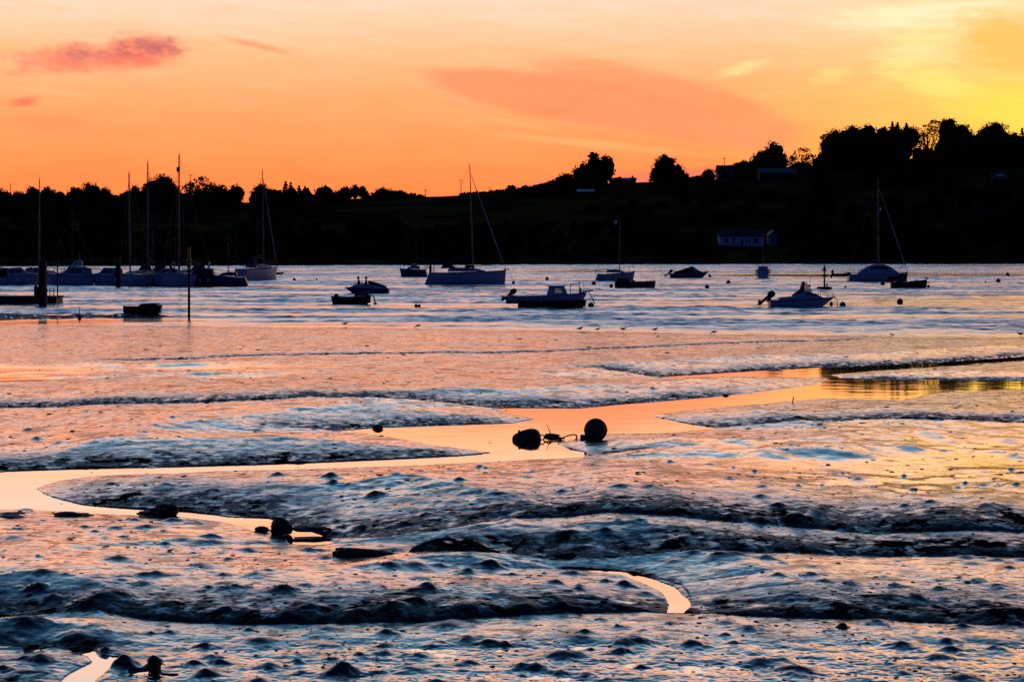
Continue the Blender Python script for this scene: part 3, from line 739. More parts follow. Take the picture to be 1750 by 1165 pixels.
tree_no = [0]
def tree(kind_name, label, cat, lobes, Y, m=None, dense=1.0, solid=True, group=None, size=0.42, spiky=False):
    """lobes: (px, py, half width, half height) ellipsoids surveyed from the photograph; the tree stands on the far bank at depth Y"""
    tree_no[0] += 1
    rnd = np.random.default_rng(100 + tree_no[0])
    px0 = sum(l[0] * l[2] for l in lobes) / sum(l[2] for l in lobes)
    X0 = (px0 - CX) / F * Y
    z0 = tz(X0, Y)
    t = thing(kind_name, label, cat, (X0, Y, z0), group=group)
    s = Y / F
    mb = MB(); tops = []
    # lower boughs reach down to the scrub
    low = max(l[1] + l[3] * .5 for l in lobes); gy = HY - (z0 + 0.5 - CAMZ) / Y * F
    if gy > low: lobes = lobes + [(px0, (low + gy) / 2, max(l[0] + l[2] for l in lobes) * .48 - min(l[0] - l[2] for l in lobes) * .48, (gy - low) / 2 + 5)]
    nreal = len(lobes)
    for (px, py, hw, hh) in lobes:
        hw *= 1.07; hh *= 1.07
        c = P(px, py, Y) - Vector((X0, Y, z0))
        c.y = rnd.uniform(-1, 1) * hw * s * 0.4
        rad = (hw * s, hw * s * 0.85, hh * s)
        if solid or (gy > low and (px, py) == (lobes[-1][0], lobes[-1][1])): core(mb, c, rad, rnd, 0.8)
        area = hw * hh * s * s
        n_main = int((40 + 16 * area) * dense)
        leaves(mb, c, rad, n_main, size, rnd, 0.6 if solid else 0.25)
        # smaller sprays give the outline its knobs
        for k in range(int(7 + hw * 0.5)):
            a = rnd.uniform(0, 2 * math.pi); b = rnd.uniform(-0.2, 1.0)
            q = Vector((c.x + rad[0] * 0.93 * math.cos(a) * math.cos(b * 1.5), c.y + rad[1] * 0.9 * math.sin(a) * math.cos(b * 1.5), c.z + rad[2] * 0.93 * math.sin(b * 1.5)))
            rs = rnd.uniform(0.10, 0.22) * min(rad[0], rad[2]) + 0.25
            leaves(mb, q, (rs * 1.25, rs, rs), int(20 * dense), size * 0.8, rnd, 0.2)
        tops.append((c, rad))
    mb.build('crown', m or leaf_a, t, smooth=False)
    tb = MB()
    hmax = max(c.z + r_[2] for c, r_ in tops); rt = max(0.16, hmax * 0.028)
    c0 = tops[0][0]
    tb.tube([(0, 0, -0.6), (rt * .3, 0, hmax * 0.2), (c0.x * 0.4, c0.y * .4, hmax * 0.45), (c0.x * .8, c0.y * .8, max(hmax * 0.6, c0.z))], [rt * 1.25, rt, rt * 0.75, rt * 0.35], 7)
    for c, r_ in tops:
        for k in range(2):
            q = c + Vector((rnd.uniform(-.6, .6) * r_[0], rnd.uniform(-.5, .5) * r_[1], rnd.uniform(0.0, .7) * r_[2]))
            tb.tube([(rt * .3, 0, hmax * 0.22), (q.x * 0.5, q.y * .5, hmax * 0.3 + q.z * 0.2), q], [rt * 0.6, rt * 0.42, rt * 0.15], 5)
    tb.build('trunk', bark, t)
    return t
def conifer(label, peaks, Y, group=None):
    tree_no[0] += 1
    rnd = np.random.default_rng(300 + tree_no[0])
    px, top, hw, base = peaks
    X0 = (px - CX) / F * Y; z0 = tz(X0, Y); s = Y / F
    t = thing('conifer', label, 'tree', (X0, Y, z0), group=group)
    zt = P(px, top, Y).z - z0; zb = max(P(px, base, Y).z - z0, 1.0)
    mb = MB()
    nl = max(6, int((zt - zb) / 0.8))
    for i in range(nl):
        f = i / (nl - 1)
        z = zb + (zt - zb) * f
        r_ = hw * s * ((1 - f) ** 0.8 * (0.8 + 0.4 * rnd.random()) + 0.04)
        nb = int(10 + 12 * (1 - f))
        for k in range(nb):
            a = rnd.uniform(0, 6.28)
            tip = (r_ * math.cos(a), r_ * math.sin(a), z - 0.25 * r_)
            w = 0.30 + 0.25 * r_
            o = len(mb.v)
            mb.v += [(0, 0, z + 0.35), (tip[0] * .6 - w * math.sin(a), tip[1] * .6 + w * math.cos(a), z - .1), tip, (tip[0] * .6 + w * math.sin(a), tip[1] * .6 - w * math.cos(a), z - .1)]
            mb.f.append((o, o + 1, o + 2, o + 3))
            leaves(mb, (tip[0] * .7, tip[1] * .7, z - 0.1 * r_), (r_ * .4 + .2, r_ * .4 + .2, .4), 9, 0.42, rnd, 0.1)
    mb.build('crown', leaf_c, t, smooth=False)
    MB().tube([(0, 0, -.5), (0, 0, zt * .5), (0, 0, zt)], [0.28, 0.18, 0.04], 7).build('trunk', bark, t)
    return t
GT = 'trees along the far skyline'
T = lambda lab, lobes, Y, **k: tree('tree', lab, 'tree', lobes, Y, group=GT, **k)
T('round-topped tree cut by the photo edge behind the moored cruisers', [(-12, 345, 32, 22), (8, 350, 14, 20)], 720)
T('small low tree in the gap just beside the edge tree', [(32, 345, 13, 17)], 720, size=.34)
T('twin-domed tree directly behind the mast of the cruiser by the pontoon pile', [(57, 342, 17, 21), (82, 344, 19, 22)], 720)
T('broad bumpy tree with a small sky hole, between two lower trees', [(128, 343, 19, 22), (156, 341, 22, 27), (179, 346, 14, 24)], 720)
T('sloping tree behind the pair of bare masts, rising towards the tall dome', [(216, 344, 14, 17), (232, 339, 12, 21)], 725, size=.36)
T('tall smooth dome tree, highest of the western skyline', [(274, 332, 31, 32), (256, 338, 16, 26), (294, 340, 16, 26)], 725)
T('airy open-crowned tree with sky showing through its branches beside the tallest mast', [(343, 322, 22, 18), (325, 328, 12, 14), (356, 330, 11, 13)], 715, solid=False, dense=1.2)
T('dark understorey tree below the airy open crown', [(340, 350, 26, 24)], 735)
T('flat-topped tree with a spiky corner, between airy crown and the lone yacht mast', [(376, 338, 18, 21), (401, 337, 16, 20), (411, 331, 6, 9)], 720)
T('rounded tree with a lopsided shoulder behind the lone anchored yacht mast', [(445, 337, 19, 21), (467, 343, 14, 18)], 720)
conifer('pointed conifer with stepped branches, taller of the spiky clump', (488, 312, 12, 352), 720, GT)
conifer('second pointed conifer close against the taller spiky one', (497, 314, 11, 352), 722, GT)
conifer('thin ragged conifer standing apart from the spiky pair', (511, 319, 8, 352), 724, GT)
T('low sloping tree at the foot of the conifers', [(522, 350, 26, 14), (490, 352, 26, 14)], 730, size=.34)
T('small dense tree where the skyline dips beside the grass field', [(560, 344, 20, 12), (578, 340, 13, 14)], 750, size=.34)
T('tree with a crown of upright tufts near the grass field', [(592, 332, 13, 13), (607, 328, 9, 11), (619, 329, 7, 11), (626, 338, 8, 10)], 755, size=.34)
T('low wide dome tree standing alone on the field edge', [(655, 336, 22, 14), (684, 339, 22, 13), (704, 341, 12, 10)], 765, size=.36)
T('clipped low tree at the end of the dome, by the thin pole', [(719, 340, 10, 7)], 770, size=.3)
T('large tree with a little tufted top and sky holes, first of the hill pair', [(1018, 291, 20, 22), (1037, 288, 14, 21), (997, 302, 20, 22), (1014, 267, 8, 6), (1008, 311, 34, 16)], 755)
T('rising scrub tree below the tufted hilltop tree', [(968, 310, 20, 13), (944, 318, 18, 9)], 765, size=.34)
T('little rounded tree at the foot of the tufted hilltop tree', [(1058, 311, 9, 8)], 765, size=.3)
T('square-topped tree standing alone on the hill, second of the hill pair', [(1139, 284, 20, 18), (1127, 298, 16, 17), (1157, 300, 17, 16), (1141, 308, 30, 14)], 755)
T('small round tree pressed against the gabled house', [(1212, 300, 12, 11)], 762, size=.3)
T('shrubby tree behind the gabled house roof', [(1270, 288, 20, 13), (1290, 286, 18, 13)], 785, size=.34)
T('full rounded tree above the terrace house', [(1323, 266, 20, 21), (1302, 278, 20, 18), (1335, 282, 14, 20)], 785)
T('thin lacy tree with glowing gaps between two denser trees', [(1370, 270, 19, 15), (1386, 277, 12, 12), (1352, 277, 10, 10)], 790, solid=False, dense=0.8)
T('massive rounded tree at the start of the tall wood', [(1428, 254, 27, 30), (1455, 243, 26, 26), (1482, 240, 22, 26), (1500, 255, 20, 26), (1440, 285, 46, 30)], 770)
T('arching branch tree leaning out over the massive rounded one', [(1420, 240, 18, 11)], 768, solid=False, dense=1.3)
conifer('narrow conifer spike nearest to the massive rounded tree', (1512, 218, 12, 262), 775, GT)
conifer('sharp conifer spike, one of two equal tops in the tall wood', (1525, 210, 10, 262), 776, GT)
conifer('sharp conifer spike next to the equal one on the uphill side', (1534, 211, 10, 262), 774, GT)
conifer('leaning conifer spike beside the open lacy tree', (1549, 212, 12, 262), 777, GT)
T('dense bushy tree under the conifer spikes', [(1508, 240, 20, 20), (1530, 237, 22, 20), (1553, 238, 18, 20), (1525, 262, 40, 26)], 780)
T('open lacy tree with orange sky burning through its middle', [(1585, 234, 23, 20), (1598, 219, 18, 12), (1575, 250, 12, 20)], 785, solid=False, dense=0.75)
T('tallest tree of the tall wood with a pointed crest', [(1622, 222, 18, 19), (1643, 232, 20, 18), (1620, 256, 30, 34), (1651, 256, 26, 30), (1668, 262, 18, 26)], 775)
T('wide dome tree beyond the tallest crest', [(1699, 237, 27, 26), (1680, 244, 18, 22), (1716, 250, 16, 24), (1695, 275, 36, 28)], 775)
T('low tree in the dip after the wide dome', [(1737, 250, 22, 22), (1733, 280, 26, 24)], 780)
conifer('spindly conifer poking up at the end of the tall wood', (1747, 221, 9, 262), 778, GT)
T('bushy tree leaving the photo at the far end of the wood', [(1782, 246, 30, 26)], 775)

# pale-stemmed palm-like yucca between the hill pair
def yucca():
    p = P(1081, 313, 770); z0 = tz(p.x, 770)
    t = thing('palm', 'spiky palm-like shrub between the two hilltop trees', 'palm', (p.x, 770, z0))
    h = P(1081, 308, 770).z - z0
    MB().tube([(0, 0, -.4), (0.1, 0, h)], [.22, .16], 8).build('trunk', bark, t)
    mb = MB()
    for k in range(46):
        a = random.uniform(0, 6.28); e = random.uniform(-0.1, 1.5); l = random.uniform(1.6, 2.6)
        d = Vector((math.cos(a) * math.cos(e), math.sin(a) * math.cos(e), math.sin(e)))
        n_ = d.cross(Vector((0, 0, 1))).normalized() * 0.11 if abs(d.z) < .98 else Vector((.1, 0, 0))
        b = Vector((0.1, 0, h))
        o = len(mb.v)
        mb.v += [tuple(b - n_), tuple(b + n_), tuple(b + d * l * .6 + n_), tuple(b + d * l), tuple(b + d * l * .6 - n_)]
        mb.f.append((o, o + 1, o + 2, o + 3, o + 4))
    mb.build('crown', leaf_c, t, smooth=False)
yucca()

# hedges and the dark woods on the slope (one uncountable mass)
def hedge(label, pts, half_h, Y0):
    mb = MB(); rnd = np.random.default_rng(len(label))
    p0 = P(pts[0][0], pts[0][1], Y0); 
    for (xa, ya), (xb, yb) in zip(pts[:-1], pts[1:]):
        n_ = max(2, int((xb - xa) / 5))
        for k in range(n_):
            px = xa + (xb - xa) * k / n_; py = ya + (yb - ya) * k / n_
            c = P(px, py + half_h * .6, Y0); s = Y0 / F
            r_ = half_h * s * rnd.uniform(.75, 1.25)
            core(mb, c - p0, (5 * s, 1.0, r_ + .3), rnd, 0.8, 6)
            leaves(mb, c - p0, (5.5 * s, 1.2, r_ + .35), 26, 0.28, rnd, 0.6)
    o = mb.build('hedge', leaf_b, None, smooth=False)
    o.location = p0
    return tag(o, label, 'hedge')
hedge('long hedge climbing the ridge between the thin pole and the hilltop trees', [(788, 332), (830, 329), (880, 324), (922, 318)], 5, 784)
hedge('short hedge running from the square-topped tree to the gabled house', [(1170, 305), (1200, 302), (1212, 302)], 4, 784)
hedge('low hedge along the brow below the two hilltop trees', [(1040, 316), (1100, 314), (1180, 311)], 3, 780)

def woods():
    mb = MB(); rnd = np.random.default_rng(77)
    k = 0
    while k < 1000:
        px = rnd.uniform(-420, 2200); Y = rnd.uniform(500, 775) if rnd.random() < .6 else rnd.uniform(480, 620)
        X = (px - CX) / F * Y; z = tz(X, Y)
        if z < 0.7: continue
        py = HY - (z - CAMZ) / Y * F
        # open grass: fields on the middle slope
        if 585 < px < 1010 and 335 < py < 392 and not (880 < px and py < 340): continue
        if 215 < px < 330 and 366 < py < 398: continue
        if 330 < px < 425 and 372 < py < 404: continue
        if 1205 < px < 1345 and 300 < py < 440 and Y < 640: continue       # garden in front of the cottage
        if 1205 < px < 1380 and py < 330: continue
        if 1685 < px < 1735 and 290 < py < 340: continue
        if 975 < px < 1130 and 305 < py < 335: continue
        r_ = rnd.uniform(1.6, 3.4); h = rnd.uniform(1.2, 3.2)
        if px > 1380: h *= 1.7; r_ *= 1.3
        if px < 560 and Y > 690: h = rnd.uniform(3.4, 4.8); r_ = rnd.uniform(3, 4.5)
        if px > 1400 and Y > 690: h = rnd.uniform(5, 7); r_ = rnd.uniform(3, 4.5)
        # stay under the traced skyline
        c = (X, Y, z + h * 0.45); rad = (r_, r_, h)
        core(mb, c, rad, rnd, 0.8, 6)
        leaves(mb, c, rad, 46, 0.55, rnd, 0.65)
        k += 1
    o = mb.build('woods', leaf_b, None, smooth=False)
    tag(o, 'dark scrub and woodland covering the far bank', 'woods', kind='stuff')
woods()

# ------------------------------------------------------------------ houses and poles over the water
def gable_block(mbw, mbr, x0, x1, y0, y1, h, rh, along='x', ov=0.3):
    mbw.box(x0, x1, y0, y1, -1.5, h)
    if along == 'x':
        ym = (y0 + y1) / 2
        mbw.add([(x0, y0, h), (x0, y1, h), (x0, ym, h + rh)], [(0, 1, 2)]); mbw.add([(x1, y0, h), (x1, y1, h), (x1, ym, h + rh)], [(0, 1, 2)])
        for a, b in ((y0 - ov, ym), (y1 + ov, ym)):
            zz = h - rh * ov / (ym - y0)
            mbr.add([(x0 - ov, a, zz), (x1 + ov, a, zz), (x1 + ov, b, h + rh + .05), (x0 - ov, b, h + rh + .05),
                     (x0 - ov, a, zz + .15), (x1 + ov, a, zz + .15), (x1 + ov, b, h + rh + .2), (x0 - ov, b, h + rh + .2)],
                    [(0, 1, 2, 3), (4, 5, 6, 7), (0, 1, 5, 4), (2, 3, 7, 6), (1, 2, 6, 5), (0, 3, 7, 4)])
    else:
        xm = (x0 + x1) / 2
        mbw.add([(x0, y0, h), (x1, y0, h), (xm, y0, h + rh)], [(0, 1, 2)])
        for a in (x0 - ov, x1 + ov):
            zz = h - rh * ov / (xm - x0)
            mbr.add([(a, y0 - ov, zz), (a, y1, zz), (xm, y1, h + rh + .05), (xm, y0 - ov, h + rh + .05),
                     (a, y0 - ov, zz + .15), (a, y1, zz + .15), (xm, y1, h + rh + .2), (xm, y0 - ov, h + rh + .2)],
                    [(0, 1, 2, 3), (4, 5, 6, 7), (0, 1, 5, 4), (2, 3, 7, 6), (1, 2, 6, 5), (0, 3, 7, 4)])
def window(parent, x0, x1, z0, z1, y, frame=white):
    w = MB()
    t = 0.07
    w.box(x0 - t, x0, y - .06, y + .02, z0 - t, z1 + t).box(x1, x1 + t, y - .06, y + .02, z0 - t, z1 + t)
    w.box(x0, x1, y - .06, y + .02, z1, z1 + t).box(x0, x1, y - .06, y + .02, z0 - t, z0)
    f = w.build('window', frame, parent, smooth=False)
    MB().box(x0, x1, y - .03, y + .01, z0, z1).build('pane', glaze, f, smooth=False)

# cottage by the shore
c = on_hill(1268, 421)
s = c.y / F
hs = thing('cottage', 'long low white cottage with dark windows close above the far shoreline', 'house', c)
w, r = MB(), MB()
hw = 38 * s
gable_block(w, r, -hw, hw, 0, 6, 17 * s, 10 * s)
w.build('wall', render_w, hs, smooth=False); rf = r.build('roof', slate, hs, smooth=False)
for xx in (-6, 8):
    q = MB().box(xx * s - .35, xx * s + .35, 1.0, 1.7, 17 * s + 1.05, 17 * s + 1.75).build('skylight', glaze, rf, smooth=False)
    q.rotation_euler = (0, 0, 0)
for a, b in ((-30, -24), (-16, -12), (6, 9), (12, 14), (20, 29)):
    window(hs, a * s, b * s, 5 * s, 13.5 * s, 0)
MB().box(-2 * s, 2 * s, -.04, .03, 0, 12 * s).build('door', blueh, hs, smooth=False)
c = on_hill(1322, 421)
hs = thing('cottage', 'narrow pale gabled cottage standing beside the long white one', 'house', c)
w, r = MB(), MB()
gable_block(w, r, -5 * s, 6 * s, 0, 9, 20 * s, 6 * s, 'y')
w.build('wall', mat('grey_render', (0.2, 0.21, 0.24), .8), hs, smooth=False); r.build('roof', slate, hs, smooth=False)
window(hs, -2 * s, 2 * s, 11 * s, 16 * s, 0)
# gabled house on the hill
c = on_hill(1247, 303); s = c.y / F
hs = thing('house', 'dark house with three pale gables on the hill brow', 'house', c)
w, r = MB(), MB()
gable_block(w, r, -20 * s, 24 * s, 0, 8, 13 * s, 10 * s)
w.build('wall', brick, hs, smooth=False); r.build('roof', slate, hs, smooth=False)
for k, xx in enumerate((-17, 3, 15)):
    w, r = MB(), MB()
    gable_block(w, r, (xx - 4) * s, (xx + 4) * s, -0.7, 3, 12 * s, 6 * s, 'y', .15)
    g_ = w.build('gable', mat('dull_render', (0.07, 0.07, 0.08), .8), hs, smooth=False); r.build('gable_roof', slate, g_, smooth=False)
    window(g_, (xx - 1.6) * s, (xx + 1.6) * s, 6 * s, 11 * s, -0.7)
MB().box(9 * s, 12 * s, 3, 4, 20 * s, 27 * s).build('chimney', brick, hs, smooth=False)
# terrace house with white balcony
c = on_hill(1330, 307); s = c.y / F
hs = thing('house', 'long dark house with a row of pale posts along its front below the rounded tree', 'house', c)
w, r = MB(), MB()
gable_block(w, r, -32 * s, 32 * s, 0, 8, 11 * s, 8 * s)
w.build('wall', brick, hs, smooth=False); r.build('roof', mat('blue_slate', (.03, .035, .06), .6), hs, smooth=False)
b = MB().box(-32 * s, 32 * s, -1.7, -1.55, 9 * s, 10.2 * s).build('rail', mat('dull_render', (0.07, 0.07, 0.08), .8), hs, smooth=False)
for k in range(17):
    xx = (-31.5 + k * 63 / 16) * s
    MB().box(xx - .09, xx + .09, -1.7, -1.52, -.5, 9 * s).build('post', mat('dull_render', (0.07, 0.07, 0.08), .8), hs, smooth=False)
# little house with two skylights high in the wood
c = on_hill(1710, 313); s = c.y / F
hs = thing('house', 'small house with two bright skylights half hidden in the tall wood', 'house', c)
w, r = MB(), MB()
gable_block(w, r, -13 * s, 13 * s, 0, 7, 8 * s, 9 * s)
w.build('wall', brick, hs, smooth=False); rf = r.build('roof', slate, hs, smooth=False)
for xx in (-2, 4):
    v = []
    ym = 3.5; 
    for yy in (.9, 2.3):
        for dxx in (-.5, .5):
            v.append((xx * s + dxx, yy, 8 * s + 9 * s * yy / 3.5 + .26))
    MB().add(v, [(0, 1, 3, 2)]).build('skylight', render_w, rf, smooth=False)
# barn and greenhouse
c = on_hill(1001, 332); s = c.y / F
hs = thing('barn', 'small barn with pale sloping roof below the tufted hilltop tree', 'barn', c)
w, r = MB(), MB()
gable_block(w, r, -13 * s, 14 * s, 0, 6, 4 * s, 4 * s)
w.build('wall', brick, hs, smooth=False); r.build('roof', mat('tin_roof', (.45, .48, .55), .4), hs, smooth=False)
c = on_hill(1065, 315); s = c.y / F
hs = thing('greenhouse', 'long low pale-roofed greenhouse on the brow between the two hilltop trees', 'greenhouse', c)
w, r = MB(), MB()
gable_block(w, r, -24 * s, 22 * s, 0, 4, 1.6, .8)
w.build('wall', glaze, hs, smooth=False); r.build('roof', mat('pale_glass_roof', (.22, .25, .32), .5), hs, smooth=False)
c = on_hill(45, 346); s = c.y / F
hs = thing('house', 'dim house low among the trees behind the cruisers', 'house', c)
w, r = MB(), MB()
gable_block(w, r, -12 * s, 12 * s, 0, 7, 8 * s, 8 * s)
w.build('wall', brick, hs, smooth=False); r.build('roof', slate, hs, smooth=False)
window(hs, 2 * s, 6 * s, 3 * s, 7 * s, 0)

def pole(label, px, top, base, Y, arm=True):
    b = P(px, base, Y); z0 = tz(b.x, Y); h = P(px, top, Y).z - z0
    t = thing('utility_pole', label, 'utility pole', (b.x, Y, z0), group='poles on the far skyline')
    MB().tube([(0, 0, -.5), (0, 0, h)], [.17, .12], 7).build('pole', bark, t)
    if arm:
        MB().box(-.8, .8, -.06, .06, h - .7, h - .55).build('crossarm', bark, t, smooth=False)
        for x in (-.7, .7): MB().lathe([(.05, h - .55), (.07, h - .48), (.04, h - .36)], 6, Matrix.Translation((x, 0, 0))).build('insulator', glaze, t)
pole('tall thin pole on the bare ridge beside the big yacht mast', 788, 306, 334, 788)
pole('short pole on the field edge by the clipped low tree', 727, 323, 336, 786)
pole('short stub pole rising from the long ridge hedge', 836, 319, 330, 788, False)
pole('pole above the gabled house roof', 1238, 269, 300, 780)
pole('pole standing up through the airy open-crowned tree', 326, 297, 340, 730)
pole('thin pole over the tree at the photo edge', 18, 313, 345, 740, False)
# ------------------------------------------------------------------ boats
def hull(parent, L_, B_, fs, fb, m, dip=0.0, rake=0.35, trans=0.0, draft=0.3, stern=0.75, sheer_pow=1.6, decked=True, deck_m=None, well=None, name='hull', strip=None):
    """lofted hull: stern at -L/2, bow at +L/2, waterline at z = 0"""
    NS, NT_ = 22, 8
    vs, fs_ = [], []
    rims = []
    for i in range(NS + 1):
        s = i / NS
        if s < .45: f = stern + (1 - stern) * math.sin(s / .45 * math.pi / 2)
        else: f = max(0.0, 1 - ((s - .45) / .55) ** 2.1) ** .85
        b = max(B_ / 2 * f, 0.012)
        zs = fs + (fb - fs) * s ** sheer_pow - dip * 4 * s * (1 - s)
        kz = -draft * (1 - s ** 7 * .7)
        for side in (-1, 1):
            for j in range(NT_ + 1):
                t = j / NT_
                y = b * (math.sin(t * math.pi / 2) ** .62)
                z = kz + (zs - kz) * t ** 1.5
                zf = (z - kz) / (zs - kz)
                zz = max(z, 0) / zs
                x = -L_ / 2 + L_ * s - rake * (1 - zz) * s ** 5 + trans * (zz) * (1 - s) ** 6
                vs.append((x, side * y, z))
                if j == NT_ and side == 1: rims.append((x, y, z))
    W_ = 2 * (NT_ + 1)
    for i in range(NS):
        for sd in range(2):
            for j in range(NT_):
                a = i * W_ + sd * (NT_ + 1) + j
                fs_.append((a, a + 1, a + W_ + 1, a + W_))
    # transom
    for j in range(NT_):
        fs_.append((j, j + 1, NT_ + 1 + j + 1, NT_ + 1 + j))
    mb = MB(); mb.v = vs; mb.f = fs_
    if not decked:
        # open boat: gunwale cap and an inner skin down to the bottom boards
        o = len(mb.v); fl = 0.08
        for (x, y, z) in rims:
            yi = max(y - .06, .008); xi = x * (1 - .04 / L_ * 2)
            for side in (-1, 1):
                mb.v += [(xi, side * yi, z - .005), (xi * .97, side * yi * .8, fl)]
        for i in range(NS):
            for sd in range(2):
                a = o + i * 4 + sd * 2
                mb.f.append((a, a + 1, a + 5, a + 4))
                mb.f.append((i * W_ + sd * (NT_ + 1) + NT_, (i + 1) * W_ + sd * (NT_ + 1) + NT_, a + 4, a))
            a = o + i * 4
            mb.f.append((a + 1, a + 5, a + 7, a + 3))
        mb.f.append((o, o + 1, o + 3, o + 2))
    h = mb.build(name, m, parent)
    if decked:
        d = MB()
        for (x, y, z) in rims:
            d.v += [(x, -y + .004, z + .004), (x, 0, z + .05 * min(1, y * 2)), (x, y - .004, z + .004)]
        for i in range(NS):
            for k in range(2):
                a = i * 3 + k; d.f.append((a, a + 1, a + 4, a + 3))
        d.build('deck', deck_m or m, parent)
    if strip:
        # rubbing strake following the sheer
        mbs = MB()
        for side in (-1, 1):
            pts = [(x, side * (y + .012), z - .06) for x, y, z in rims]
            if side == -1: A_ = pts
            else: B2 = pts
        MB().tube(A_ + B2[::-1], .028, 6).build('rubbing_strake', strip, parent)
    return rims
def cabin(parent, prof, wb, wt, m, name='cabin', bevel=.03):
    z0 = min(p[1] for p in prof); z1 = max(p[1] for p in prof)
    fn = lambda x, z: wb + (wt - wb) * (z - z0) / (z1 - z0)
    o = MB().prism(prof, fn).build(name, m, parent, bevel=bevel)
    return o, fn
def side_panes(parent, quads, fn, m=glaze, name='window'):
    for q in quads:
        for side in (-1, 1):
            mb = MB(); n = len(q)
            mb.v = [(x, side * (fn(x, z) + .004), z) for x, z in q] + [(x, side * (fn(x, z) + .02), z) for x, z in q]
            mb.f = [tuple(range(n)), tuple(range(n, 2 * n))] + [(i, (i + 1) % n, n + (i + 1) % n, n + i) for i in range(n)]
            mb.build(name, m, parent, smooth=False)
def outboard(parent, x, z, tilt=0.0, k=1.0, m=black):
    """cowl, leg and propeller hung at a transom (x, z); tilt swings the leg aft and up"""
    e = bpy.data.objects.new('outboard_motor', None); COL.objects.link(e); e.parent = parent
    e.location = (x, 0, z); e.rotation_euler = (0, R(tilt), 0)
    MB().prism([(-.30 * k, .05 * k), (-.34 * k, .22 * k), (-.26 * k, .46 * k), (-.04 * k, .52 * k), (.10 * k, .40 * k), (.08 * k, .05 * k)], lambda a, b: .17 * k).build('cowling', m, e, bevel=.035 * k)
    lg = MB().prism([(-.22 * k, .06 * k), (.0, .06 * k), (-.04 * k, -.55 * k), (-.02 * k, -.78 * k), (-.16 * k, -.92 * k), (-.34 * k, -.60 * k), (-.36 * k, -.56 * k), (-.20 * k, -.54 * k)], lambda a, b: .055 * k).build('leg', m, e, bevel=.012 * k)
    MB().box(.0, .12 * k, -.10 * k, .10 * k, -.28 * k, .04 * k).build('bracket', m, e, bevel=.01)
    p = MB()
    p.tube([(-.36 * k, 0, -.66 * k), (-.02 * k, 0, -.66 * k)], [.03 * k, .07 * k], 8)
    for i in range(3):
        a = i * 2.094
        c, s_ = math.cos(a), math.sin(a)
        p.add([(-.33 * k, .03 * k * c, -.66 * k + .03 * k * s_), (-.36 * k, .15 * k * c - .06 * k * s_, -.66 * k + .15 * k * s_ + .06 * k * c), (-.31 * k, .15 * k * c + .06 * k * s_, -.66 * k + .15 * k * s_ - .06 * k * c)], [(0, 1, 2)])
    p.build('propeller', m, e)
    return e
def stick(parent, name, pts, r, m, n=6): return MB().tube(pts, r, n).build(name, m, parent)
def rig(parent, xm, zd, zt, bow, stern_pt=None, half=1.3, boom=None, furl=True, spread=(0.45, 0.72), mr=.075, lean=0.0, fore=.94, cover=navy, mm=None):
    mm = mm or alu
    top = Vector((xm + lean, 0, zt))
    ma = MB().tube([(xm, 0, zd - .2), (xm + lean * .5, 0, (zd + zt) / 2), top], [mr, mr, mr * .7], 8).build('mast', mm, parent)
    hv = MB().tube([top - Vector((0, 0, .02)), top + Vector((0, 0, .45))], .012, 5).build('aerial', wire, ma)
    wv = MB().box(xm + lean - .3, xm + lean + .1, -.01, .01, zt + .12, zt + .17).build('wind_vane', wire, ma, smooth=False)
    fp = Vector((xm + lean * fore, 0, zd + (zt - zd) * fore)); bp_ = Vector(bow)
    stick(parent, 'forestay', [fp, bp_], .018, wire)
    if furl:
        q = [fp + (bp_ - fp) * t for t in (.04, .3, .6, .93)]
        stick(parent, 'furled_sail', q, [.04, .06, .075, .07], canvas, 8)
    if stern_pt: stick(parent, 'backstay', [top, Vector(stern_pt)], .014, wire)
    for k in spread:
        z = zd + (zt - zd) * k
        MB().tube([(xm + lean * k - .05, -.55 * half, z), (xm + lean * k, 0, z + .03), (xm + lean * k - .05, .55 * half, z)], .025, 6).build('spreader', mm, ma)
    for side in (-1, 1):
        k = spread[-1]; z = zd + (zt - zd) * k
        stick(parent, 'shroud', [(xm - .08, side * half, zd - .05), (xm + lean * k - .05, side * .55 * half, z), tuple(fp)], .012, wire, 5)
    if boom:
        l, zb, dro = boom
        bo = MB().tube([(xm - .08, 0, zb), (xm - l, 0, zb - dro)], .06, 8).build('boom', mm, parent)
        prof = [(xm - .12, zb + .62), (xm - .45, zb + .46), (xm - l * .5, zb + .24 - dro * .5), (xm - l * .97, zb + .10 - dro), (xm - l * .97, zb - .06 - dro), (xm - .12, zb - .06)]
        MB().prism(prof, lambda a, b: .12).build('sail_cover', cover, bo, bevel=.03)
    return ma
def rail(parent, name, pts_top, zlow, r=.017, m=None):
    """rail tube with its stanchions, one object each"""
    o = stick(parent, name, pts_top, r, m or alu)
    for p in pts_top:
        stick(o, 'stanchion', [(p[0], p[1], p[2]), (p[0], p[1], zlow)], r * .9, m or alu, 5)
    return o
def at_water(px, py): 
    x, y = G(px, py); return (x, y, 0), (py - HY) / CAMZ

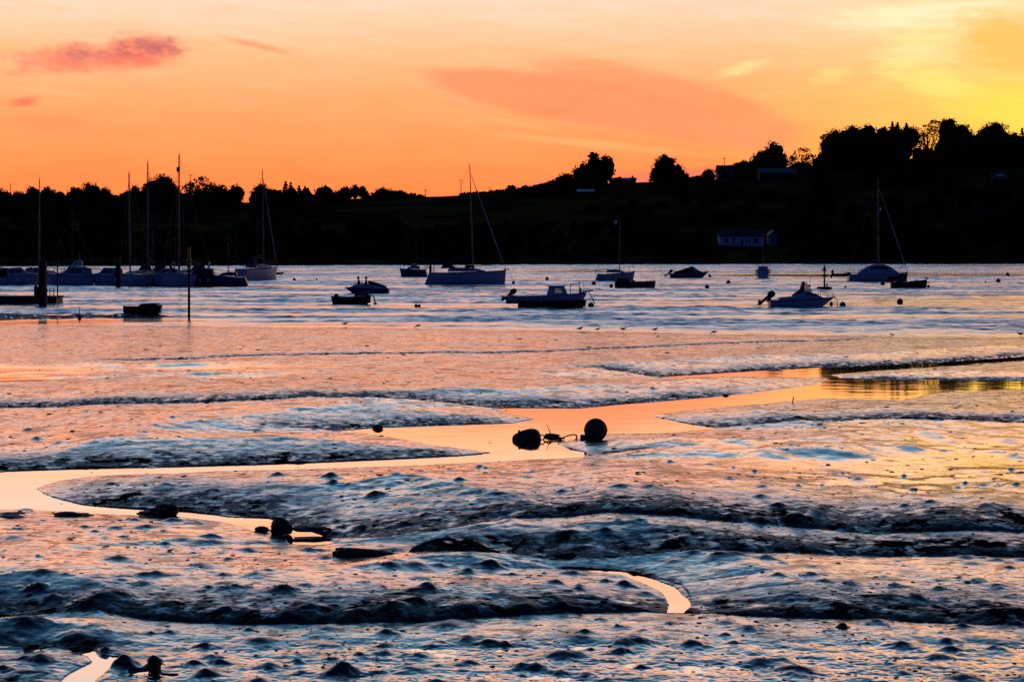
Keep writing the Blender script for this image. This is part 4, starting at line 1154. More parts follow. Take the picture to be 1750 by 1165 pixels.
def yacht(label, x0, x1, wl, mast_px, mast_top, free=(1.0, 1.25), rz=0.0, hm=white, dinghy=False, beam=None, L_=None, boomlen=None, furl=True, hood=True, trans=0.35, group=None, cab=True, mr=.075, lean=0, rake=.25, name='sailing_yacht', mm=None, cover=navy):
    loc, k = at_water((x0 + x1) / 2, wl)
    L_ = L_ or (x1 - x0) / k
    B_ = beam or L_ * .31
    t = thing(name, label, 'sailing yacht', loc, rz, group)
    rims = hull(t, L_, B_, free[0], free[1], hm, dip=.06, rake=rake, trans=-trans if trans < 0 else trans, draft=.35, stern=.72, strip=navy)
    c = math.cos(rz) if abs(math.cos(rz)) > .2 else 1
    xm = (mast_px - (x0 + x1) / 2) / k / c
    zd = (free[0] + free[1]) / 2
    zt = (wl - mast_top) / k
    if cab:
        _, fn = cabin(t, [(-.22 * L_, zd - .02), (-.20 * L_, zd + .42), (.02 * L_, zd + .46), (.14 * L_, zd + .34), (.26 * L_, zd + .02)], B_ * .33, B_ * .27, hm)
        side_panes(t, [[(-.15 * L_, zd + .17), (-.15 * L_, zd + .33), (-.04 * L_, zd + .34), (-.03 * L_, zd + .18)], [(.0, zd + .18), (.0, zd + .33), (.09 * L_, zd + .29), (.11 * L_, zd + .18)]], fn)
    if hood:
        cabin(t, [(-.30 * L_, zd + .35), (-.26 * L_, zd + 1.12), (-.20 * L_, zd + 1.08), (-.12 * L_, zd + .42)], B_ * .30, B_ * .24, navy, 'sprayhood', .05)
    rig(t, xm, zd + .45 if cab else zd, zt, (L_ / 2 - .1, 0, free[1] + .05), (-L_ / 2 + .1, 0, free[0] + .05), B_ * .42, boom=(boomlen or L_ * .36, zd + 1.35, .05), furl=furl, mr=mr, lean=lean, mm=mm, cover=cover)
    # pulpit, pushpit
    rail(t, 'pulpit', [(L_ * .36, -B_ * .24, free[1] + .6), (L_ * .49, 0, free[1] + .65), (L_ * .36, B_ * .24, free[1] + .6)], free[1] - .02)
    rail(t, 'pushpit', [(-L_ * .40, -B_ * .36, free[0] + .62), (-L_ * .485, -B_ * .25, free[0] + .62), (-L_ * .485, B_ * .25, free[0] + .62), (-L_ * .40, B_ * .36, free[0] + .62)], free[0] - .02)
    for side in (-1, 1):
        stick(t, 'guardrail', [(-L_ * .40, side * B_ * .38, free[0] + .60), (0, side * B_ * .46, zd + .58), (L_ * .36, side * B_ * .24, free[1] + .60)], .012, wire, 5)
        for xx in (-.2, 0.0, .18): stick(t, 'stanchion', [(xx * L_, side * B_ * .45, zd - .03), (xx * L_, side * B_ * .45, zd + .58)], .014, alu, 5)
    return t, k, L_, B_, zd

# the big yacht in the middle
t, k, L_, B_, zd = yacht('large white yacht with tall dark mast, sloping furled forestay, small red buoy off bow', 726, 865, 486, 809, 283, free=(1.45, 1.75), lean=-.45, boomlen=4.6, trans=.55, rake=.15)
cabin(t, [(-.1, zd + .45), (.0, zd + .75), (.9, zd + .75), (1.3, zd + .45)], B_ * .2, B_ * .16, navy, 'hatch_cover', .04)
MB().box(-4.4, -4.1, -.9, -.6, 1.4, 2.5).build('dan_buoy', black, t, bevel=.04)
MB().tube([(-3.8, -.7, 1.4), (-3.8, -.7, 3.1)], .05, 6).build('flag_staff', alu, t)
stick(t, 'anchor_roller', [(L_ / 2 - .3, 0, 1.80), (L_ / 2 + .35, 0, 1.86)], .06, steel)
stick(t, 'mooring_line', [(L_ / 2 + .25, 0, 1.8), (L_ / 2 + .55, 0, 1.1), (L_ / 2 + .95, 0, .1)], .02, rope_m)
# dark gaffer astern of it
t, k, L_, B_, zd = yacht('small dark-hulled sailing boat just astern of the large white yacht', 683, 731, 473, 711, 372, free=(1.15, 1.3), rz=R(180), hm=blueh, hood=False, furl=False, mr=.05, mm=darkw, boomlen=1.6)
cabin(t, [(-.6, zd), (-.5, zd + .75), (.35, zd + .75), (.5, zd + .05)], .6, .5, cream, 'wheelhouse')
# small sloop with a faint mast
t, k, L_, B_, zd = yacht('small white sloop with low blue cabin moored behind the dark open launch', 1017, 1085, 480, 1059, 376, free=(.95, 1.3), hood=False, trans=-.5 * 0 + .3, mr=.06, boomlen=2.4, mm=darkw, furl=False)
MB().lathe([(.12, 7.6), (.16, 7.75), (.16, 8.0), (.1, 8.15)], 10, Matrix.Translation((.05, 0, 0))).build('radar_reflector', white, t)
# far yacht with dinghy alongside
t, k, L_, B_, zd = yacht('white domed-cabin yacht with faint mast, a dark tender lying against its bow', 1448, 1552, 481, 1501, 307, free=(.95, 1.25), hood=False, boomlen=2.8, lean=-.05)
_, fn = cabin(t, [(-3.0, .9), (-2.4, 1.45), (-1.5, 2.0), (-.6, 2.28), (.7, 2.28), (1.6, 1.95), (2.4, 1.35), (2.7, 1.1)], 1.05, .75, white, 'deckhouse', .08)
side_panes(t, [[(-1.2, 1.62), (-1.0, 1.95), (.0, 2.05), (.0, 1.62)], [(.2, 1.62), (.2, 2.05), (1.0, 2.0), (1.5, 1.62)]], fn)
MB().lathe([(.1, 9.2), (.15, 9.35), (.15, 9.7), (.08, 9.85)], 10, Matrix.Translation((.25, 0, 0))).build('radar_reflector', white, t)
# its grey inflatable, carried across the stern
x, y = G(1437, 481)
ti = thing('inflatable_dinghy', 'grey inflatable dinghy with outboard hung behind the domed-cabin yacht', 'dinghy', (x, y, .55))
MB().tube([(-1.1, -.45, .3), (.3, -.55, .3), (.95, -.35, .38), (1.15, 0, .45), (.95, .35, .38), (.3, .55, .3), (-1.1, .45, .3)], [.2, .21, .21, .21, .21, .21, .2], 10).build('tube', black, ti)
MB().box(-.95, .8, -.45, .45, .12, .2).build('floor', black, ti, bevel=.01)
MB().box(-1.0, -.94, -.4, .4, .15, .6).build('transom', darkw, ti, smooth=False)
outboard(ti, -1.05, .55, 10, .8)
x, y = G(1533, 482.3)
tt = thing('tender', 'dark tender lying against the bow of the domed-cabin yacht', 'dinghy', (x, y, 0))
hull(tt, 36 / 13.1, 1.2, .8, 1.15, black, dip=.02, rake=.5, decked=False)
MB().box(-.5, -.25, -.5, .5, .5, .55).build('thwart', darkw, tt, smooth=False)
MB().box(.3, .55, -.42, .42, .55, .6).build('thwart', darkw, tt, smooth=False)
# lone anchored yacht, seen on the quarter
t, k, L_, B_, zd = yacht('lone white anchored yacht with tall thin mast, clear of the raft of boats', 418, 466, 478, 449, 290, free=(1.55, 1.85), L_=9.0, beam=2.9, rz=R(62), boomlen=3.2, lean=-.3)
stick(t, 'anchor_line', [(L_ / 2, 0, 1.8), (L_ / 2 + 1.5, 0, .0)], .02, rope_m)
# end-on sloop
loc, k = at_water(1304, 475)
t, k, L_, B_, zd = yacht('small white sloop seen end-on, its stern in the pink glow on the water', 1290, 1318, 475, 1304, 398, free=(1.25, 1.4), L_=6.4, beam=2.35, rz=R(83), hood=False, boomlen=2.2, furl=False, mr=.05, mm=darkw)
t.rotation_euler = (0, 0, R(83))

# marina raft: sailing boats
A1 = 'sailing boats rafted at the marina'
yacht('rafted yacht with short ragged-topped mast, next to the dark mooring pile', 207, 262, 488, 225, 296, free=(1.25, 1.5), L_=6.0, beam=2.2, rz=R(234), group=A1, mr=.1, lean=.2, furl=False)
yacht('rafted yacht whose plain mast stands between the ragged one and the tallest one', 232, 296, 487, 249, 276, free=(1.2, 1.45), L_=6.4, beam=2.2, rz=R(128), hm=cream, group=A1, mr=.1, furl=False)
tr = yacht('rafted yacht carrying the tallest mast of all with a radar drum high up', 290, 352, 488, 308, 265, free=(1.35, 1.6), L_=7.0, beam=2.5, rz=R(222), group=A1, mr=.11, furl=False)[0]
x, y = G(308, 488); dr = P(306, 290, y)
MB().lathe([(.02, -.32), (.2, -.28), (.22, .2), (.02, .3)], 10).build('radar_drum', black, tr).location = ((308 - 321) / ((488 - HY) / CAMZ) / math.cos(R(222)) + .12, .0, dr.z)
yacht('dark-hulled yacht at the end of the raft with furled sail on its low boom', 362, 420, 488, 390, 400, free=(1.0, 1.35), L_=4.6, beam=1.9, rz=R(182), hm=blueh, group=A1, hood=False, mm=darkw, furl=False, boomlen=1.7, mr=.06)
yacht('far yacht with a dim mast behind the blue-topped cruiser', 100, 150, 485, 123, 360, free=(1.0, 1.3), L_=6.5, beam=2.2, rz=R(30), group=A1, hood=False, mm=darkw, furl=False, mr=.05)
yacht('yacht with slender mast rising just behind the big pontoon pile', 50, 100, 484, 68, 306, free=(1.1, 1.4), L_=7.0, beam=2.4, rz=R(15), group=A1, hood=False, mr=.08, furl=False)
yacht('small yacht with leaning thin mast in the dark gap of the raft', 250, 300, 486, 262, 392, free=(1.0, 1.3), L_=5.5, beam=2, rz=R(20), group=A1, hood=False, furl=False, mr=.04, mm=darkw)

def cruiser(label, x0, x1, wl, rz, hm=white, top=.0, L_=None, B_=None, flybridge=False, cover=None, group='motor cruisers at the marina', arch=False):
    loc, k = at_water((x0 + x1) / 2, wl)
    L_ = L_ or (x1 - x0) / k; B_ = B_ or L_ * .34
    t = thing('motor_cruiser', label, 'motor cruiser', loc, rz, group)
    hull(t, L_, B_, .95, 1.45, hm, dip=.0, rake=.9, draft=.3, stern=.85, strip=navy)
    _, fn = cabin(t, [(-.30 * L_, 1.0), (-.28 * L_, 2.05 + top), (.02 * L_, 2.1 + top), (.14 * L_, 1.5), (.36 * L_, 1.32), (.38 * L_, 1.2)], B_ * .38, B_ * .28, hm)
    side_panes(t, [[(-.24 * L_, 1.45), (-.24 * L_, 1.85 + top), (-.12 * L_, 1.88 + top), (-.12 * L_, 1.45)], [(-.10 * L_, 1.45), (-.10 * L_, 1.88 + top), (.00 * L_, 1.88 + top), (.06 * L_, 1.5)]], fn)
    for xx in (-.32, -.08, .16):
        MB().lathe([(.02, .35), (.1, .42), (.1, .8), (.02, .88)], 8, Matrix.Translation((xx * L_, -math.copysign(B_ * .5, math.cos(rz)), 0))).build('fender', render_w, t)
    if cover: cabin(t, [(-.47 * L_, 1.0), (-.44 * L_, 1.95), (-.28 * L_, 2.1 + top), (-.28 * L_, 1.0)], B_ * .38, B_ * .3, cover, 'cockpit_cover', .05)
    if flybridge:
        cabin(t, [(-.26 * L_, 2.1 + top), (-.26 * L_, 2.7 + top), (-.10 * L_, 2.75 + top), (-.02 * L_, 2.1 + top)], B_ * .26, B_ * .2, hm, 'flybridge', .05)
        MB().tube([(-.2 * L_, 0, 2.6 + top), (-.2 * L_, 0, 3.7 + top)], [.05, .03], 6).build('aerial', white, t)
    if arch:
        MB().tube([(-.3 * L_, -B_ * .35, 1.4), (-.33 * L_, -B_ * .3, 2.7 + top), (-.33 * L_, B_ * .3, 2.7 + top), (-.3 * L_, B_ * .35, 1.4)], .07, 8).build('radar_arch', white, t)
    rail(t, 'bow_rail', [(.1 * L_, -B_ * .42, 1.9), (.35 * L_, -B_ * .25, 2.0), (.49 * L_, 0, 2.05), (.35 * L_, B_ * .25, 2.0), (.1 * L_, B_ * .42, 1.9)], 1.2)
    return t
cruiser('white motor cruiser with dark canopy nearest the photo edge, just up-river of the pontoon', 8, 62, 487, R(12), L_=5.4, cover=navy)
cruiser('white cruiser cut by the photo edge behind the other moored cruisers', -26, 26, 485, R(-14), L_=5.5, flybridge=False)
cruiser('large white cruiser with tall pale flybridge between the two dark piles', 84, 156, 487, R(188), L_=5.6, flybridge=True, top=.15, cover=canvas)
cruiser('white cruiser with dark cockpit cover close against the unattached mooring pile', 155, 206, 487, R(172), L_=4.4, cover=navy)
cruiser('pale cruiser squeezed behind the big pontoon pile', 50, 96, 485.5, R(10), L_=4.6, cover=canvas)
cruiser('dark-canopied cruiser on the outside of the raft behind the yellow-topped beacon', 318, 360, 488, R(178), hm=black, L_=3.9, cover=navy, arch=True)
cruiser('blue-white cruiser between the rafted yachts, with a hooped canopy', 262, 298, 488, R(165), L_=3.6, cover=navy, arch=True)

# ------------------------------------------------------------------ small craft
# cabin fishing boat with raised outboard
loc, k = at_water(944, 526)
t = thing('fishing_boat', 'white cabin fishing boat with tilted outboard, bow rail and a glowing cabin window', 'fishing boat', loc)
L_ = 136 / k; B_ = 2.0
top_ = bpy.data.objects.new('upper_hull', None); COL.objects.link(top_); top_.parent = t; top_.location = (-9 / k, 0, 0)
hull(top_, L_, B_, .88, 1.12, white, dip=.0, rake=.55, trans=-.2, draft=-.30, stern=.8, deck_m=cream, strip=black)
hull(t, 118 / k, B_ * 1.03, .50, .62, black, dip=0, rake=.30, draft=.31, stern=.85, decked=False, name='lower_hull')
L_ = 120 / k
# wheelhouse: walls with real openings
zc0, zc1 = 0.95, 1.60
xa, xb, xc, xd = -.43, -.24, .86, 1.16
wy = .68
cb = bpy.data.objects.new('wheelhouse', None); COL.objects.link(cb); cb.parent = t
for side in (-1, 1):
    y0 = side * wy; y1 = side * (wy - .05)
    ya, yb = min(y0, y1), max(y0, y1)
    mb = MB()
    hole = [(.16, 1.12), (.20, 1.45), (.66, 1.45), (.74, 1.12)]
    outer = [(xa, zc0), (xb, zc1), (xc, zc1), (xd, zc0)]
    vv = [(x, ya, z) for x, z in outer + hole] + [(x, yb, z) for x, z in outer + hole]
    ff = []
    for i in range(4):
        j = (i + 1) % 4
        ff += [(i, j, 4 + j, 4 + i), (8 + i, 8 + j, 12 + j, 12 + i), (i, j, 8 + j, 8 + i), (4 + i, 4 + j, 12 + j, 12 + i)]
    mb.add(vv, ff); mb.build('cabin_side', white, cb, smooth=False)
    mb = MB(); ym = (ya + yb) / 2
    mb.add([(x, ym - .008, z) for x, z in hole] + [(x, ym + .008, z) for x, z in hole], [(0, 1, 2, 3), (4, 5, 6, 7)] + [(i, (i + 1) % 4, 4 + (i + 1) % 4, 4 + i) for i in range(4)])
    mb.build('window', clear, cb, smooth=False)
MB().prism([(xb - .12, zc1), (xb - .10, zc1 + .07), (xc + .06, zc1 + .07), (xc + .12, zc1)], wy + .06).build('roof', white, cb, bevel=.02)
MB().prism([(xc, zc1), (xd, zc0), (xd + .03, zc0), (xc + .03, zc1)], wy - .06).build('windscreen', clear, cb, smooth=False)
outboard(t, -L_ / 2 - .42, .98, 52, 1.0)
outboard(t, -L_ / 2 - .22, .62, 40, .5)
rail(t, 'bow_rail', [(1.35, -.72, 1.72), (2.0, -.5, 1.86), (2.35, 0, 1.9), (2.0, .5, 1.86), (1.35, .72, 1.72)], 1.05)
stick(t, 'bowsprit', [(L_ / 2 - .5, 0, 1.12), (L_ / 2 + .42, 0, 1.32)], .06, darkw)
stick(t, 'samson_post', [(L_ / 2 - .55, 0, 1.0), (L_ / 2 - .5, 0, 1.5)], .07, darkw)
stick(t, 'mooring_line', [(L_ / 2 + .1, 0, 1.2), (L_ / 2 + .35, 0, .75), (L_ / 2 + .55, 0, .25)], .035, rope_m)
for xx in (-1.9, -.9):
    MB().tube([(xx, -B_ * .49, .45), (xx, -B_ * .50, .95)], [.06, .06], 8).build('fender', white, t)

# sports boat with pointed screen
loc, k = at_water(1371, 525)
t = thing('speedboat', 'white speedboat with raised outboard and pointed windscreen lit orange at its edge', 'speedboat', loc)
L_ = 113 / k; B_ = 1.9
hull(t, L_, B_, .55, .80, white, dip=.02, rake=1.0, draft=.3, stern=.88, sheer_pow=2.2, strip=navy)
cabin(t, [(-1.9, .55), (-1.75, .75), (-.75, .85), (-.2, 1.08), (.1, 1.2), (.5, 1.2), (1.0, .98), (1.6, .72)], .74, .55, white, 'cuddy', .04)
MB().prism([(-.75, .86), (.12, 1.18), (.12, 1.95), (.02, 1.92), (-.15, 1.35), (-.7, .95)], .45).build('canopy', navy, t, bevel=.02)
for side in (-1, 1):
    y = .5 * side
    MB().add([(.14, y, 1.2), (.72, y * .9, 1.16), (.16, y, 1.98), (.14, y + .02 * side, 1.2), (.72, y * .9 + .02 * side, 1.16), (.16, y + .02 * side, 1.98)], [(0, 1, 2), (3, 4, 5), (0, 1, 4, 3), (1, 2, 5, 4), (2, 0, 3, 5)]).build('windscreen', clear, t, smooth=False)
    stick(t, 'screen_frame', [(.70, y * .9, 1.18), (.16, y, 1.98)], .02, alu)
MB().prism([(.15, 1.0), (.2, 1.13), (.95, 1.05), (1.1, .95)], lambda a, b: .70).build('window', glaze, t, bevel=.01)
stick(t, 'aerial', [(.65, .3, 1.2), (.65, .3, 2.35)], .014, wire)
MB().ball((.55, .2, 1.62), .09, 8).build('lamp', black, t)
rail(t, 'bow_rail', [(1.3, -.5, 1.18), (1.9, -.3, 1.16), (2.3, 0, 1.12), (1.9, .3, 1.16), (1.3, .5, 1.18)], .68)
outboard(t, -L_ / 2 + .02, .70, 50, 1.15)
stick(t, 'mooring_line', [(L_ / 2 - .1, 0, .8), (L_ / 2 + .12, 0, .55), (L_ / 2 + .16, 0, .05)], .03, rope_m)
MB().lathe([(.02, -.2), (.12, -.1), (.12, .1), (.02, .2)], 8, Matrix.Translation((L_ / 2 - .3, 0, .25))).build('anchor', steel, t)

# covered sports boat
loc, k = at_water(1178, 475)
t = thing('speedboat', 'dark covered speedboat with low tent-shaped cover, bow at a red buoy', 'speedboat', loc)
L_ = 66 / k; B_ = 2.0
hull(t, L_, B_, .65, .98, blueh, dip=.03, rake=.9, draft=.3, stern=.88, strip=white)
cabin(t, [(-2.4, .65), (-2.3, .85), (-1.2, 1.2), (.35, 1.72), (.62, 1.66), (1.5, 1.05), (1.9, .85)], .85, .3, navy, 'cover', .04)
cabin(t, [(.65, 1.0), (.62, 1.58), (.72, 1.58), (1.45, 1.02)], .7, .4, white, 'windscreen', .02)
outboard(t, -L_ / 2 + .02, .75, 48, 1.1)
rail(t, 'bow_rail', [(1.6, -.5, 1.35), (2.4, -.2, 1.4), (2.75, 0, 1.4), (2.4, .2, 1.4), (1.6, .5, 1.35)], .85)

# motor launch under way with two people
loc, k = at_water(627, 501.5)
t = thing('motorboat', 'low blue-white motorboat under way with two people sitting in it', 'motorboat', loc, R(180))
L_ = 76 / k; B_ = 1.8
hull(t, L_, B_, .42, .62, blueh, dip=-.05, rake=.75, draft=.3, stern=.85, strip=navy)
cabin(t, [(-2.0, .42), (-1.7, .66), (-.9, .85), (-.15, .93), (.9, .92), (1.3, .78), (1.8, .6)], .72, .5, white, 'topsides', .04)
cabin(t, [(-1.95, .6), (-1.75, .78), (-.25, 1.25), (-.12, 1.2), (-.2, .88), (-.9, .8)], .6, .5, navy, 'folded_canopy', .03)
cabin(t, [(.42, .9), (.35, 1.2), (.42, 1.2), (.95, .92)], .55, .45, clear, 'windscreen', .01)
MB().prism([(-2.16, .1), (-2.1, .55), (-1.7, .62), (-1.7, .1)], .55).build('engine_box', black, t, bevel=.04)
stick(t, 'grab_rail', [(-1.6, -.5, .75), (-.9, -.5, 1.08), (-.2, -.48, 1.22)], .02, alu)
# open dark boat with outboard
loc, k = at_water(602, 519.5)
t = thing('workboat', 'dark open workboat with a box on its stern, in front of the motorboat', 'workboat', loc, R(0))
L_ = 66 / k
hull(t, L_, 1.35, .62, .72, darkw, dip=.06, rake=.3, draft=.2, stern=.75, decked=False, trans=-.12)
MB().box(-L_ / 2 + .12, -L_ / 2 + .42, -.3, .3, .5, .82).build('engine_box', black, t, bevel=.03)
MB().prism([(.15, .62), (.3, .86), (1.2, .93), (1.35, .7)], .45).build('cover', navy, t, bevel=.04)
MB().ball((1.22, 0, .95), .13, 8, (1.2, 1, .8)).build('fender', redp, t)
for xx in (-.7, .1): MB().box(xx - .12, xx + .12, -.55, .55, .42, .46).build('thwart', darkw, t, smooth=False)
stick(t, 'mooring_line', [(L_ / 2 - .1, 0, .72), (L_ / 2 + .17, 0, .62), (L_ / 2 + .25, 0, .3), (L_ / 2 + .3, 0, .02)], [.04, .05, .06, .07], rope_m)
MB().ball((L_ / 2 + .3, 0, .04), .11, 8, (1.5, 1, .7)).build('float', black, t)
# dark launch in front of the sloop
loc, k = at_water(1086, 491.5)
t = thing('launch', 'long dark open launch overlapping the small white sloop', 'launch', loc)
L_ = 70 / k
hull(t, L_, 1.6, .72, .78, darkw, dip=.05, rake=.15, draft=.25, stern=.85, decked=False)
MB().prism([(-L_ / 2 + .15, .5), (-L_ / 2 + .12, 1.22), (-L_ / 2 + 1.5, 1.0), (-L_ / 2 + 1.75, .6)], .6).build('cuddy', black, t, bevel=.05)
for xx in (.4, 1.2): MB().box(xx - .12, xx + .12, -.65, .65, .5, .54).build('thwart', darkw, t, smooth=False)
rail(t, 'rail', [(.5, -.7, 1.05), (1.3, -.62, 1.05), (2.0, -.35, 1.08)], .7, .012, wire)
# dark rowing boat far right
loc, k = at_water(1554, 492.5)
t = thing('rowing_boat', 'dark rowing boat rising to the bow where a bird perches', 'rowing boat', loc)
L_ = 62 / k
hull(t, L_, 1.4, .62, .98, darkw, dip=.03, rake=.25, draft=.2, decked=False)
MB().prism([(-1.55, .55), (-1.6, .88), (-1.3, .92), (-1.2, .55)], .25).build('engine_box', black, t, bevel=.04)
for xx in (-.6, .5): MB().box(xx - .12, xx + .12, -.55, .55, .48, .52).build('thwart', darkw, t, smooth=False)
stick(t, 'oar', [(-.3, -.55, .72), (1.0, -.4, .95)], .03, darkw)
stick(t, 'stem_fitting', [(L_ / 2 - .05, 0, .7), (L_ / 2 + .25, 0, .62)], .05, steel)
MB().ball((L_ / 2 + .1, 0, .22), .17, 10).build('fender', black, t)
# covered dinghy on the spit
x, y = G(239, 541)
t = thing('dinghy', 'small dark dinghy with blue cover aground on the low mud spit by the beacon', 'dinghy', (x, y, .14), R(180))
L_ = 60 / ((541 - HY) / CAMZ)
hull(t, L_, 1.15, .62, .56, darkw, dip=.07, rake=.75, trans=-.3, draft=.05, decked=False)
cabin(t, [(-1.15, .58), (-1.1, .72), (-.8, .75), (-.15, .70), (.1, .52)], .46, .3, navy, 'cover', .03)
MB().ball((-1.1, -.2, .12), .1, 8, (1.5, 1, .8)).build('fender', black, t)
stick(t, 'mooring_line', [(-1.15, 0, .35), (-1.3, 0, .15), (-1.9, .1, .05)], .02, rope_m)

# ------------------------------------------------------------------ pontoon, piles and marks
GP = 'timber piles of the landing'
x0, Y0 = G(-60, 520); x1, _ = G(96, 520)
t = thing('pontoon', 'dark landing pontoon end with handrails reaching in from the photo edge', 'pontoon', ((x0 + x1) / 2, Y0 + 1.2, 0))
hl = (x1 - x0) / 2
MB().box(-hl, hl, -1.2, 1.2, -.1, .55).build('float', black, t, bevel=.04)
dk = MB()
for i in range(36):
    a = -hl + i * (2 * hl / 36); dk.box(a + .01, a + 2 * hl / 36 - .01, -1.28, 1.28, .56, .64)
dk.build('decking', darkw, t, smooth=False)
for a, b in ((84, 91),):
    xa_, xb_ = (G(a, 520)[0] - t.location.x), (G(b, 520)[0] - t.location.x)
    r_ = stick(t, 'handrail', [(xa_, -1.0, 1.05), (xb_, -1.0, 1.05)], .03, steel)
    stick(r_, 'lower_rail', [(xa_, -1.0, .8), (xb_, -1.0, .8)], .02, steel)
    for q in (xa_, xb_): stick(r_, 'stanchion', [(q, -1.0, .6), (q, -1.0, 1.28)], .035, steel)
MB().box(hl - .1, hl + .3, -.5, .5, .55, .66).build('step', black, t, bevel=.02)
stick(t, 'lamp_post', [(hl - .02, -.6, .6), (hl - .02, -.6, 3.45)], .055, steel)
MB().ball((hl - .02, -.6, 3.5), .09, 8).build('lamp', black, t)
for q in (-2.9, -1.9, -1.3): MB().prism([(q - .12, .64), (q - .12, .72), (q + .12, .72), (q + .12, .64)], .1).build('cleat', steel, t, bevel=.01)
def pile(label, px, top, base, w, m=darkw):
    x, y = G(px, base); k = (base - HY) / CAMZ
    t = thing('mooring_pile', label, 'pile', (x, y, 0), group=GP)
    r_ = w / k / 2; h = (base - top) / k
    MB().lathe([(r_ * 1.05, -1), (r_ * 1.05, h * .3), (r_, h * .35), (r_ * .98, h - .1), (r_ * .7, h)], 14).build('pile', m, t)
    MB().lathe([(r_ * 1.12, h * .30), (r_ * 1.14, h * .31), (r_ * 1.14, h * .345), (r_ * 1.12, h * .355)], 14).build('collar', steel, t)
    return t
t = pile('massive dark timber pile standing through the pontoon end', 73, 446, 521, 15)
MB().box(-.62, -.36, -.3, .3, .6, 1.45).build('guide', steel, t, bevel=.02)
MB().ball((-.5, -.2, 1.5), .09, 8).build('lamp', redp, t)
pile('plain dark pile in the river between cruiser and rafted yachts', 202, 440, 490, 9)
pile('short thin dark pile behind the rafted yachts', 292, 452, 488, 5)
# yellow-topped beacon
x, y = G(323, 542.5); k = (542.5 - HY) / CAMZ
t = thing('beacon', 'tall thin beacon post with dull yellow lattice topmark at the tip of the mud spit', 'beacon', (x, y, 0))
MB().tube([(0, 0, -.6), (0, 0, 4.25)], [.085, .075], 10).build('post', steel, t)
tm = MB().lathe([(.10, 3.2), (.16, 3.3), (.16, 3.75), (.09, 3.85)], 12).build('topmark', yellow, t)
MB().tube([(-.28, 0, 3.62), (.28, 0, 3.62)], .05, 8).build('crossbar', yellow, tm)
MB().lathe([(.06, 4.2), (.11, 4.25), (.11, 4.42), (.05, 4.52)], 10).build('lamp', yellow, t)
MB().tube([(0, 0, 3.85), (0, 0, 4.25)], .11, 8).build('sleeve', yellow, t)
# light float
x, y = G(1409, 494.5); k = (494.5 - HY) / CAMZ
t = thing('navigation_float', 'dark navigation float with pole, square board and cone topmark beside the lit speedboat', 'navigation mark', (x, y, 0))
MB().lathe([(.75, -.1), (.82, .05), (.82, .22), (.7, .3)], 20).build('float', black, t)
MB().tube([(0, 0, .2), (0, 0, 2.55)], [.1, .06], 10).build('post', steel, t)
MB().lathe([(.24, 1.32), (.27, 1.36), (.27, 1.62), (.24, 1.66)], 4, Matrix.Rotation(R(45), 4, 'Z')).build('board', redp, t, smooth=False)
c_ = MB()
MB().lathe([(.10, 1.95), (.20, 1.97), (.10, 2.35), (.02, 2.66)], 14).build('topmark', black, t)
for s_ in (-1, 1): stick(t, 'stay', [(s_ * .32, 0, 1.95), (s_ * .04, 0, 2.45)], .022, steel)
MB().lathe([(.05, .3), (.09, .4), (.09, .55), (.04, .68)], 10, Matrix.Translation((.25, -.1, 0))).build('lamp', black, t)
# slim spar by the spit
x, y = G(136, 544.5)
t = thing('spar_marker', 'slim spar marker with swollen foot standing at the edge of the mud spit', 'marker', (x, y, 0))
MB().lathe([(.10, -.1), (.11, .12), (.06, .22), (.03, .3), (.022, .62), (.01, .66)], 10).build('spar', steel, t)
MB().lathe([(.115, .02), (.125, .03), (.125, .08), (.115, .09)], 10).build('collar', redp, t)

# ------------------------------------------------------------------ buoys afloat
GB = 'mooring buoys afloat'
def buoy(label, px, wl, dia, m, dark=False, ring=True):
    x, y = G(px, wl); k = (wl - HY) / CAMZ; r_ = dia / k / 2
    t = thing('mooring_buoy', label, 'buoy', (x, y, 0), group=GB)
    MB().ball((0, 0, r_ * .62), r_, 12, (1, 1, .95)).build('float', m, t)
    MB().lathe([(r_ * .995, r_ * .54), (r_ * 1.04, r_ * .58), (r_ * 1.04, r_ * .68), (r_ * .995, r_ * .72)], 18).build('band', black, t)
    if ring:
        pts = [(r_ * .3 * math.cos(a), 0, r_ * 1.66 + r_ * .22 * math.sin(a)) for a in [i * math.pi / 6 for i in range(13)]]
        MB().tube(pts, r_ * .07, 6, cap=False).build('ring', steel, t)
    return t
buoy('bright red buoy alone in open water near the tide line', 1538, 519, 11, redp)
buoy('dark round buoy just off the bow of the lit speedboat', 1440, 524.5, 11, darkp)
buoy('dark round buoy under the bow of the cabin fishing boat', 1010, 525, 10.5, darkp)
buoy('red buoy in front of the small white sloop', 1015, 487, 8, redp)
buoy('dull red buoy tight under the stern of the dark launch', 1044.5, 491, 7, redp)
buoy('small dark buoy peeping over the launch gunwale', 1083, 482.5, 5, darkp)
buoy('dark buoy alone between the big yacht and the small sloop', 935, 478.5, 6.5, darkp)
buoy('small red buoy moored to the bow of the big yacht', 877.5, 485, 6, redp)
buoy('red buoy just off the bow of the covered speedboat', 1213, 473.5, 6, redp)
buoy('red buoy below the covered speedboat, the lower one of two', 1208.5, 493, 8, redp)
buoy('red buoy in the pink glow, between covered speedboat and end-on sloop', 1245, 484.5, 7.5, redp)
buoy('dark buoy under the bow of the domed-cabin yacht', 1508.5, 487, 8, darkp)
buoy('dark red buoy in the far pale water beyond the rowing boat', 1706, 482.5, 8, redp)
buoy('small far buoy close to the dark shore beyond the rowing boat', 1722, 470.5, 6, darkp)
buoy('tiny dark pick-up buoy beside the larger far red one', 1684, 483, 3.5, darkp, ring=False)
buoy('small dark buoy near the stern of the lone anchored yacht', 503, 479.5, 5.5, darkp)
buoy('tiny far dark buoy in empty water past the anchored yacht', 541, 478.5, 3.5, darkp, ring=False)
